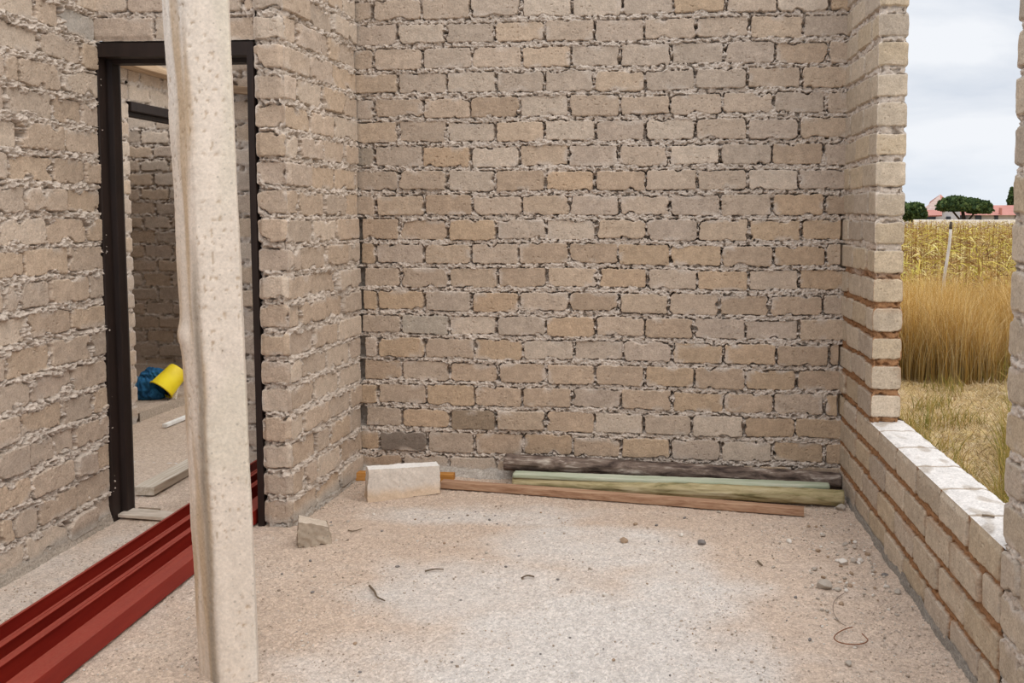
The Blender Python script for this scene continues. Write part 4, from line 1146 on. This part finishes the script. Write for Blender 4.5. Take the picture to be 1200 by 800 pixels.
def maize():
    r2 = np.random.default_rng(55)
    V = []; Q = []; K = []; cnt = 0
    ys = []
    y = 10.6
    pts = []
    while y < 96:
        step = .75 if y < 30 else (1.0 if y < 60 else 1.8)
        sp = .22 if y < 22 else (.42 if y < 45 else .8)
        xs = np.arange(y*.15, y*.50, sp); xs = xs + r2.normal(0, .06, len(xs))
        for x_ in xs: pts.append((x_, y + r2.normal(0, .08), y))
        y += step
    leafc = np.array([lin(194, 174, 88), lin(176, 152, 72), lin(206, 190, 128), lin(138, 104, 60), lin(182, 170, 78), lin(158, 126, 80), lin(98, 70, 44)])
    for (px, py, yy) in pts:
        big = 1.0 if yy < 30 else (1.5 if yy < 60 else 2.2)
        H = r2.uniform(.90, 1.25); nl = 15 if yy < 20 else (9 if yy < 45 else 6)
        fa = r2.uniform(0, 6.28)
        w = .007*big
        # stalk
        c_, s_ = math.cos(fa)*w, math.sin(fa)*w
        for (cc, ss) in ((c_, s_), (-s_, c_)):
            V += [(px-cc, py-ss, GZ), (px+cc, py+ss, GZ), (px+cc*.4, py+ss*.4, GZ+H), (px-cc*.4, py-ss*.4, GZ+H)]
            Q.append((cnt, cnt+1, cnt+2, cnt+3)); cnt += 4
            kc = lin(150, 112, 64)*r2.uniform(.8, 1.2); K += [kc]*4
        for l in range(nl):
            z = GZ + H*(.18+.80*(l+r2.random())/nl); az = r2.uniform(0, 6.28); L = r2.uniform(.16, .42)*(1.0 if yy < 45 else 1.2); wd = r2.uniform(.016, .036)*big
            rise = r2.uniform(-.05, .55); droop = r2.uniform(.5, 1.5)
            kc = leafc[r2.choice(7, p=[.2, .16, .14, .16, .14, .12, .08]) if z > GZ+H*.5 else r2.choice(7, p=[.05, .09, .08, .28, .04, .20, .26])]*r2.uniform(.8, 1.15)  # lower leaves coloured browner and darker, standing in for shade between rows
            ca, sa = math.cos(az), math.sin(az); tw = r2.uniform(-.8, .8); prev = None
            for s in range(4):
                t_ = s/3; d_ = L*t_; zz = z + L*(rise*t_ - droop*t_*t_*.6)
                ww = wd*(1-.75*t_**1.5)/2; nx, ny, nz = -sa*math.cos(tw*t_*2), ca*math.cos(tw*t_*2), math.sin(tw*t_*2)
                a_ = (px+ca*d_-nx*ww, py+sa*d_-ny*ww, zz-nz*ww); b_ = (px+ca*d_+nx*ww, py+sa*d_+ny*ww, zz+nz*ww)
                V += [a_, b_]; K += [kc, kc]
                if prev is not None: Q.append((prev, prev+1, cnt+1, cnt))
                prev = cnt; cnt += 2
    me = mesh_np('maize_field', np.array(V), np.array(Q), np.array(K), False)
    tag(link('maize_field', me, M_VEG), 'field of dried yellow maize stretching beyond the tall grass', 'maize', kind='stuff')
maize()

# leaning pale field post
p0 = at(1107.5, 330, Y=10.3); p1 = at(1113.5, 264, Y=10.3); dn = (p0-p1).normalized(); base = p0 + dn*((p0.z-GZ)/-dn.z)
bm = bmesh.new()
def tube_path(bm, pts, r, seg=10):
    rings = []
    for i, q in enumerate(pts):
        d_ = (pts[min(i+1, len(pts)-1)]-pts[max(i-1, 0)]).normalized(); s_ = d_.cross(Vector((0, 1, 0))).normalized(); u_ = s_.cross(d_)
        rad = r(i/(len(pts)-1)) if callable(r) else r
        rings.append([bm.verts.new(q + s_*rad*math.cos(a_) + u_*rad*math.sin(a_)) for a_ in [2*math.pi*j/seg for j in range(seg)]])
    for a_, b_ in zip(rings, rings[1:]):
        for j in range(seg): bm.faces.new((a_[j], a_[(j+1) % seg], b_[(j+1) % seg], b_[j]))
    bm.faces.new(rings[0][::-1]); bm.faces.new(rings[-1])
    bmesh.ops.recalc_face_normals(bm, faces=bm.faces[:])
e = empty('fence_post', base, 'thin pale leaning fence post standing between tall grass and maize', 'post')
pts = [base + (p1-base)*(i/11) + Vector((.012*math.sin(i*.8), 0, 0)) for i in range(12)]
tube_path(bm, pts, lambda t_: .021-.004*t_)
from_bm('stake', bm, simple('pale_bark', (186, 176, 164), (214, 206, 196), (20, 20, 4), 2, rough=.9), e, True)
bm = bmesh.new(); tube_path(bm, [pts[-1]-(p1-base)*.03, pts[-1]-(p1-base)*.01, pts[-1]+(p1-base)*.03], lambda t_: .021-.006*t_)
from_bm('dark_tip', bm, simple('dark_tip', (58, 48, 42), (84, 72, 62), (20, 20, 4), 2, rough=.9), e, True)

# farmhouse across the field
YH = 112.0
def H_(u, v, Y=YH): return at(u, v, Y=Y)
def rooftile(name, c1, c2):
    m, nt, b = nodes(name); L = nt.links
    v = coord(nt, (1, 1, 1)); w = N_(nt, 'ShaderNodeTexWave', Scale=1.3, Distortion=.6, Detail=2.0); L.new(v, w.inputs['Vector'])
    n = N_(nt, 'ShaderNodeTexNoise', Scale=.6, Detail=4.0); L.new(v, n.inputs['Vector'])
    cr = N_(nt, 'ShaderNodeValToRGB'); e = cr.color_ramp.elements; e[0].color = (*lin(*c1), 1); e[1].color = (*lin(*c2), 1); e[0].position = .3; e[1].position = .7
    L.new(n.outputs[0], cr.inputs[0]); L.new(cr.outputs[0], b.inputs['Base Color']); b.inputs['Roughness'].default_value = .7
    bp = N_(nt, 'ShaderNodeBump', Strength=.3, Distance=.05); L.new(w.outputs[0], bp.inputs['Height']); L.new(bp.outputs[0], b.inputs['Normal'])
    return m
M_ROOF = rooftile('red_roof_tiles', (156, 96, 82), (172, 112, 98)); M_ROOF_GLARE = rooftile('glare_roof_tiles', (184, 152, 138), (198, 174, 162))
M_HW = simple('house_wall', (168, 166, 168), (188, 186, 188), (1, 1, 1), 1, rough=.9); M_DKW = simple('dark_window', (40, 44, 52), (56, 60, 68), (1, 1, 1), 1, rough=.3)
M_BW = simple('white_boundary', (214, 206, 196), (228, 222, 214), (1, 1, 1), 1, rough=.9)


def poly_obj(name, verts, faces, mat, parent, thick=0):
    bm = bmesh.new(); vs = [bm.verts.new(v) for v in verts]
    for f_ in faces: bm.faces.new([vs[i] for i in f_])
    bmesh.ops.recalc_face_normals(bm, faces=bm.faces[:])
    if thick:
        bmesh.ops.solidify(bm, geom=bm.faces[:], thickness=thick)
    return from_bm(name, bm, mat, parent)


def hip_house(root, u0, u1, vg, ve, ur0, ur1, vr, Y, dep, wallmat, roofmat, ov=.5):
    a = H_(u0, ve, Y); b = H_(u1, ve, Y); ze = a.z; r0 = H_(ur0, vr, Y+dep/2); r1 = H_(ur1, vr, Y+dep/2)
    lo = GZ
    x0, x1 = a.x, b.x
    V = [(x0, Y, lo), (x1, Y, lo), (x1, Y+dep, lo), (x0, Y+dep, lo), (x0, Y, ze), (x1, Y, ze), (x1, Y+dep, ze), (x0, Y+dep, ze)]
    poly_obj('wall', V, [(0, 1, 5, 4), (1, 2, 6, 5), (2, 3, 7, 6), (3, 0, 4, 7)], wallmat, root)
    V = [(x0-ov, Y-ov, ze-.1), (x1+ov, Y-ov, ze-.1), (x1+ov, Y+dep+ov, ze-.1), (x0-ov, Y+dep+ov, ze-.1), (r0.x, Y+dep/2, r0.z), (r1.x, Y+dep/2, r1.z)]
    poly_obj('roof', V, [(0, 1, 5, 4), (1, 2, 5), (2, 3, 4, 5), (3, 0, 4), (0, 3, 2, 1)], roofmat, root)


hs = empty('farmhouse', H_(1105, 258), 'farmhouse with steep salmon tiled roof rising behind the flat-crowned tree', 'house')
hs.location.z = GZ
# steep main roof: left slope paled by painted glare and red right slope meeting at the ridge end
ap = H_(1102, 227.5, YH+4); bk_ = H_(1121, 235.0, YH+14)
lf = H_(1082, 247, YH); rf = H_(1122, 247, YH); ap2 = H_(1117, 234, YH+10)
V = [H_(1079, 247.5, YH+6), H_(1101, 247.0, YH-1), H_(1124, 247, YH+2), ap, H_(1124, 236, YH+12), H_(1079, 247.5, YH+14), H_(1124, 247, YH+14)]
for i_ in (4, 6): V[i_].x = H_(1123, 247, YH).x
poly_obj('glare_slope', [V[0], V[1], V[3], V[5]], [(0, 1, 2), (0, 2, 3)], M_ROOF_GLARE, hs, .15)['label'] = 'roof slope with glare painted into its pale colour'
poly_obj('roof', [V[1], V[2], V[4], V[3], V[6], V[5]], [(0, 1, 2, 3), (1, 4, 2), (3, 2, 4, 5)], M_ROOF, hs, .15)
g0 = H_(1105, 241, YH-.5)
# dormer window in the slope
dw = poly_obj('dormer', [H_(1101.5, 240.5, YH-.9), H_(1107.5, 240.5, YH-.9), H_(1107.5, 236.8, YH-.6), H_(1101.5, 238.2, YH-.6)] +
              [H_(1101.5, 240.5, YH+3), H_(1107.5, 240.5, YH+3), H_(1107.5, 236.8, YH+3), H_(1101.5, 238.2, YH+3)],
              [(0, 1, 2, 3), (1, 5, 6, 2), (4, 0, 3, 7), (3, 2, 6, 7)], M_HW, hs)
# veranda roof and dark shade below it
va = H_(1083.5, 252.6, YH-4.5); vb = H_(1104, 252.0, YH-4.5); vc = H_(1104, 245.8, YH-1); vd = H_(1084.5, 245.8, YH-1)
poly_obj('veranda_roof', [va, vb, vc, vd], [(0, 1, 2, 3)], M_ROOF, hs, .15)
x0 = H_(1082, 250, YH).x; x1 = H_(1125, 250, YH).x; ze = H_(1090, 247, YH).z
V = [(x0, YH, GZ), (x1, YH, GZ), (x1, YH+13, GZ), (x0, YH+13, GZ), (x0, YH, ze), (x1, YH, ze), (x1, YH+13, ze), (x0, YH+13, ze)]
poly_obj('wall', V, [(0, 1, 5, 4), (1, 2, 6, 5), (2, 3, 7, 6), (3, 0, 4, 7)], M_HW, hs)
wa = H_(1085, 253, YH-.12); wb = H_(1096.5, 257.8, YH-.12)
bevel_box('window', (wa.x, YH-.2, wb.z), (wb.x, YH-.02, wa.z), M_DKW, hs, .02)
wa = H_(1109, 253.5, YH-.12); wb = H_(1114, 257.5, YH-.12)
bevel_box('window', (wa.x, YH-.2, wb.z), (wb.x, YH-.02, wa.z), M_DKW, hs, .02)

wg = empty('long_outbuilding', H_(1165, 258), 'long low building with red tiled roof right of the flat-crowned tree', 'building')
wg.location.z = GZ
hip_house(wg, 1141, 1200, 259, 251.0, 1146, 1198, 240.4, YH-2, 9, M_HW, M_ROOF, .6)
for (ua, ub) in ((1143, 1150), (1165.5, 1169.5), (1190, 1195)):
    wa = H_(ua, 252.3, YH-2.1); wb = H_(ub, 257.8, YH-2.1)
    bevel_box('window' if ub-ua > 5 else 'door', (wa.x, YH-2.2, wb.z), (wb.x, YH-2.02, wa.z), M_DKW, wg, .02)
wa = H_(1168.5, 240.5, YH-1.0); bevel_box('ridge_cap', (wa.x-.12, YH-2.4, wa.z-1.15), (wa.x+.12, YH-1.9, wa.z-.3), M_ROOF, wg, .03)
# pale boundary wall in front of the houses
wa = H_(1070, 257.2, YH-14); wb = H_(1215, 259, YH-14)
bw_ = bevel_box('boundary_wall', (wa.x, YH-14.2, GZ), (wb.x, YH-14, wa.z), M_BW, None, .03)
tag(bw_, 'low pale boundary wall between maize field and houses', 'wall')


def foliage(c, rad, n, leaf, cols, seed, shell=.55, under=None):
    r2 = np.random.default_rng(seed)
    d = r2.normal(size=(n, 3)); d /= np.linalg.norm(d, axis=1, keepdims=True)
    rr_ = shell + (1-shell)*r2.random(n)**.6
    lob = 1 + .22*fbm(d[:, 0]*2.2+seed, d[:, 1]*2.2+d[:, 2]*2.5, seed, 3)
    P = d*(rr_*lob)[:, None]*np.array(rad)
    if under is not None: P[:, 2] = np.maximum(P[:, 2], under*rad[2]*(1-.3*r2.random(n)))
    P += np.array(c)
    a = r2.normal(size=(n, 3)); a /= np.linalg.norm(a, axis=1, keepdims=True)
    b = np.cross(a, r2.normal(size=(n, 3))); b /= np.linalg.norm(b, axis=1, keepdims=True)
    s = leaf*r2.uniform(.6, 1.3, (n, 1))
    V = np.stack([P-a*s-b*s*.6, P+a*s-b*s*.6, P+a*s+b*s*.6, P-a*s+b*s*.6], 1).reshape(-1, 3)
    Q = np.arange(n*4).reshape(n, 4)
    pal = np.array(cols); ci = pal[r2.integers(0, len(pal), n)]*r2.uniform(.75, 1.2, (n, 1))
    return V, Q, np.repeat(ci, 4, 0)


M_TRUNK = simple('tree_bark', (52, 44, 38), (78, 66, 56), (2, 2, 1), 3, rough=.95)
GREENS = [lin(66, 84, 48), lin(80, 98, 54), lin(50, 68, 42), lin(96, 110, 64)]


def tree(name, base, parts, label, cols=GREENS, trunk=None, group=None):
    e_ = empty(name, base, label, 'tree', group)
    Vs = []; Qs = []; Ks = []; n = 0
    for a_ in parts:
        V, Q, K = foliage(*a_[:4], cols, a_[4], **(a_[5] if len(a_) > 5 else {})); Vs.append(V); Qs.append(Q+n); Ks.append(K); n += len(V)
    me = mesh_np('crown', np.concatenate(Vs), np.concatenate(Qs), np.concatenate(Ks), False)
    link('crown', me, M_VEG, e_)
    if trunk:
        bm = bmesh.new()
        for pts, r in trunk: tube_path(bm, [Vector(q) for q in pts], r)
        from_bm('trunk', bm, M_TRUNK, e_, True)
    return e_


YT = YH-9
tb_ = H_(1130, 262, YT); tb_.z = GZ
cc = H_(1130, 242.5, YT); s_px = YT*1.02/F
tree('flat_crowned_tree', tb_, [((cc.x-2.2*0, cc.y, cc.z), (29*s_px, 2.6, 9*s_px), 7500, .19, 901, {'under': -.35}),
                               ((cc.x-.9, cc.y, cc.z+.35), (17*s_px, 2.0, 8*s_px), 2800, .2, 902, {'under': -.5}),
                               ((cc.x+1.7, cc.y, cc.z-.35), (13*s_px, 2.0, 5.0*s_px), 1300, .2, 903, {'under': -.5})],
     'dark green flat-crowned tree in front of the farmhouse', trunk=[([tb_, tb_+Vector((.05, 0, .7)), (cc.x-.2, cc.y, cc.z-.35)], lambda t_: .30-.12*t_),
                                                                  ([tb_+Vector((0, 0, .5)), (cc.x-1.3, cc.y, cc.z-.45)], .11), ([tb_+Vector((0, 0, .5)), (cc.x+1.3, cc.y, cc.z-.5)], .11)])
lb = H_(1070, 262, YH-6); lb.z = GZ; lc = H_(1070, 248, YH-6); s2 = (YH-6)/F
tree('bushy_tree', lb, [((lc.x+.2, lc.y, lc.z), (11.5*s2, 1.4, 10*s2), 2600, .2, 911), ((lc.x-1.0, lc.y, lc.z), (8*s2, 1.2, 10*s2), 1500, .2, 912), ((lc.x+.9, lc.y, lc.z-.3), (6*s2, 1.2, 9*s2), 900, .2, 913)],
     'dark green bushy tree at the left end of the farmhouse', trunk=[([lb, (lc.x, lc.y, lc.z)], .14)])
rb_ = H_(1190, 262, YH+12); rb_.z = GZ; rc = H_(1188, 236, YH+12); s3 = (YH+12)/F
tree('conical_tree', rb_, [((rc.x, rc.y, rc.z), (7*s3, .9, 11*s3), 1100, .18, 921), ((rc.x-.2, rc.y, rc.z+1.2), (3.5*s3, .5, 6*s3), 300, .16, 922)],
     'dark conical tree top behind the red roof at far right', trunk=[([rb_, (rc.x, rc.y, rc.z+.6)], .15)])
# palm-like top showing above the flat crown
pb_ = H_(1125.5, 262, YH+20); pb_.z = GZ; pt = H_(1125.5, 231, YH+20)
e = empty('palm', pb_, 'small palm top poking up above the flat-crowned tree', 'tree')
bm = bmesh.new(); tube_path(bm, [Vector((pb_.x, pb_.y, GZ)), Vector((pt.x, pt.y, pt.z-1)), pt], lambda t_: .16-.04*t_); from_bm('trunk', bm, M_TRUNK, e, True)
V = []; Q = []; r2 = random.Random(4)
for i in range(26):
    az = r2.uniform(0, 6.28); L = r2.uniform(.55, .9); el = r2.uniform(-.2, 1.0); pr = None
    for s in range(4):
        t_ = s/3; d_ = L*t_*math.cos(el); zz = pt.z + L*t_*math.sin(el) - .35*t_*t_; w_ = .10*(1-.6*t_)
        V += [(pt.x+math.cos(az)*d_-math.sin(az)*w_, pt.y+math.sin(az)*d_+math.cos(az)*w_, zz), (pt.x+math.cos(az)*d_+math.sin(az)*w_, pt.y+math.sin(az)*d_-math.cos(az)*w_, zz)]
        if pr is not None: Q.append((pr, pr+1, pr+3, pr+2))
        pr = len(V)-2
link('fronds', mesh_np('fronds', np.array(V), np.array(Q), np.tile(lin(56, 72, 48), (len(V), 1)), False), M_VEG, e)

# ------------------------------------------------------------------ sky and light
w = bpy.data.worlds.new('overcast_sky'); SC.world = w; w.use_nodes = True
nt = w.node_tree; L = nt.links; bg = nt.nodes['Background']
tc = N_(nt, 'ShaderNodeTexCoord'); sp = N_(nt, 'ShaderNodeSeparateXYZ'); L.new(tc.outputs['Generated'], sp.inputs[0])
mp = N_(nt, 'ShaderNodeMapping'); mp.inputs['Scale'].default_value = (1.0, 1.0, 3.2); L.new(tc.outputs['Generated'], mp.inputs['Vector'])
n1 = N_(nt, 'ShaderNodeTexNoise', Scale=4.2, Detail=6.0, Roughness=.5, Distortion=.3); L.new(mp.outputs[0], n1.inputs['Vector'])
cr = N_(nt, 'ShaderNodeValToRGB'); e = cr.color_ramp.elements
e[0].position = .36; e[1].position = .60
e[0].color = (*(lin(212, 220, 232)), 1); e[1].color = (*(lin(243, 246, 251)), 1)
L.new(n1.outputs[0], cr.inputs[0])
hz = N_(nt, 'ShaderNodeMapRange'); hz.inputs[1].default_value = 0; hz.inputs[2].default_value = .08; hz.inputs[3].default_value = .5; hz.inputs[4].default_value = 0; L.new(sp.outputs['Z'], hz.inputs[0])
mxh = N_(nt, 'ShaderNodeMix', data_type='RGBA'); L.new(hz.outputs[0], mxh.inputs[0]); L.new(cr.outputs[0], mxh.inputs[6]); mxh.inputs[7].default_value = (*lin(214, 226, 240), 1)
# overcast sky: the zenith is brighter than the horizon
zr = N_(nt, 'ShaderNodeMapRange'); zr.inputs[1].default_value = .22; zr.inputs[2].default_value = 1; zr.inputs[3].default_value = 1.0; zr.inputs[4].default_value = 2.7; L.new(sp.outputs['Z'], zr.inputs[0])
L.new(mxh.outputs[2], bg.inputs['Color']); L.new(zr.outputs[0], bg.inputs['Strength'])

sun = bpy.data.lights.new('sun', 'SUN'); so = bpy.data.objects.new('sun', sun); C.objects.link(so)
sun.energy = 1.3; sun.angle = math.radians(60); sun.color = (1.0, .93, .84)
so.rotation_euler = Vector((-.78, .52, -1.0)).to_track_quat('-Z', 'Y').to_euler()
so.location = (3, -3, 6)

SC.view_settings.view_transform = 'Standard'; SC.view_settings.look = 'None'
SC.view_settings.exposure = 0.0; SC.view_settings.gamma = 1.0
SC.view_settings.use_curve_mapping = False
SC.cycles.max_bounces = 8; SC.cycles.diffuse_bounces = 5
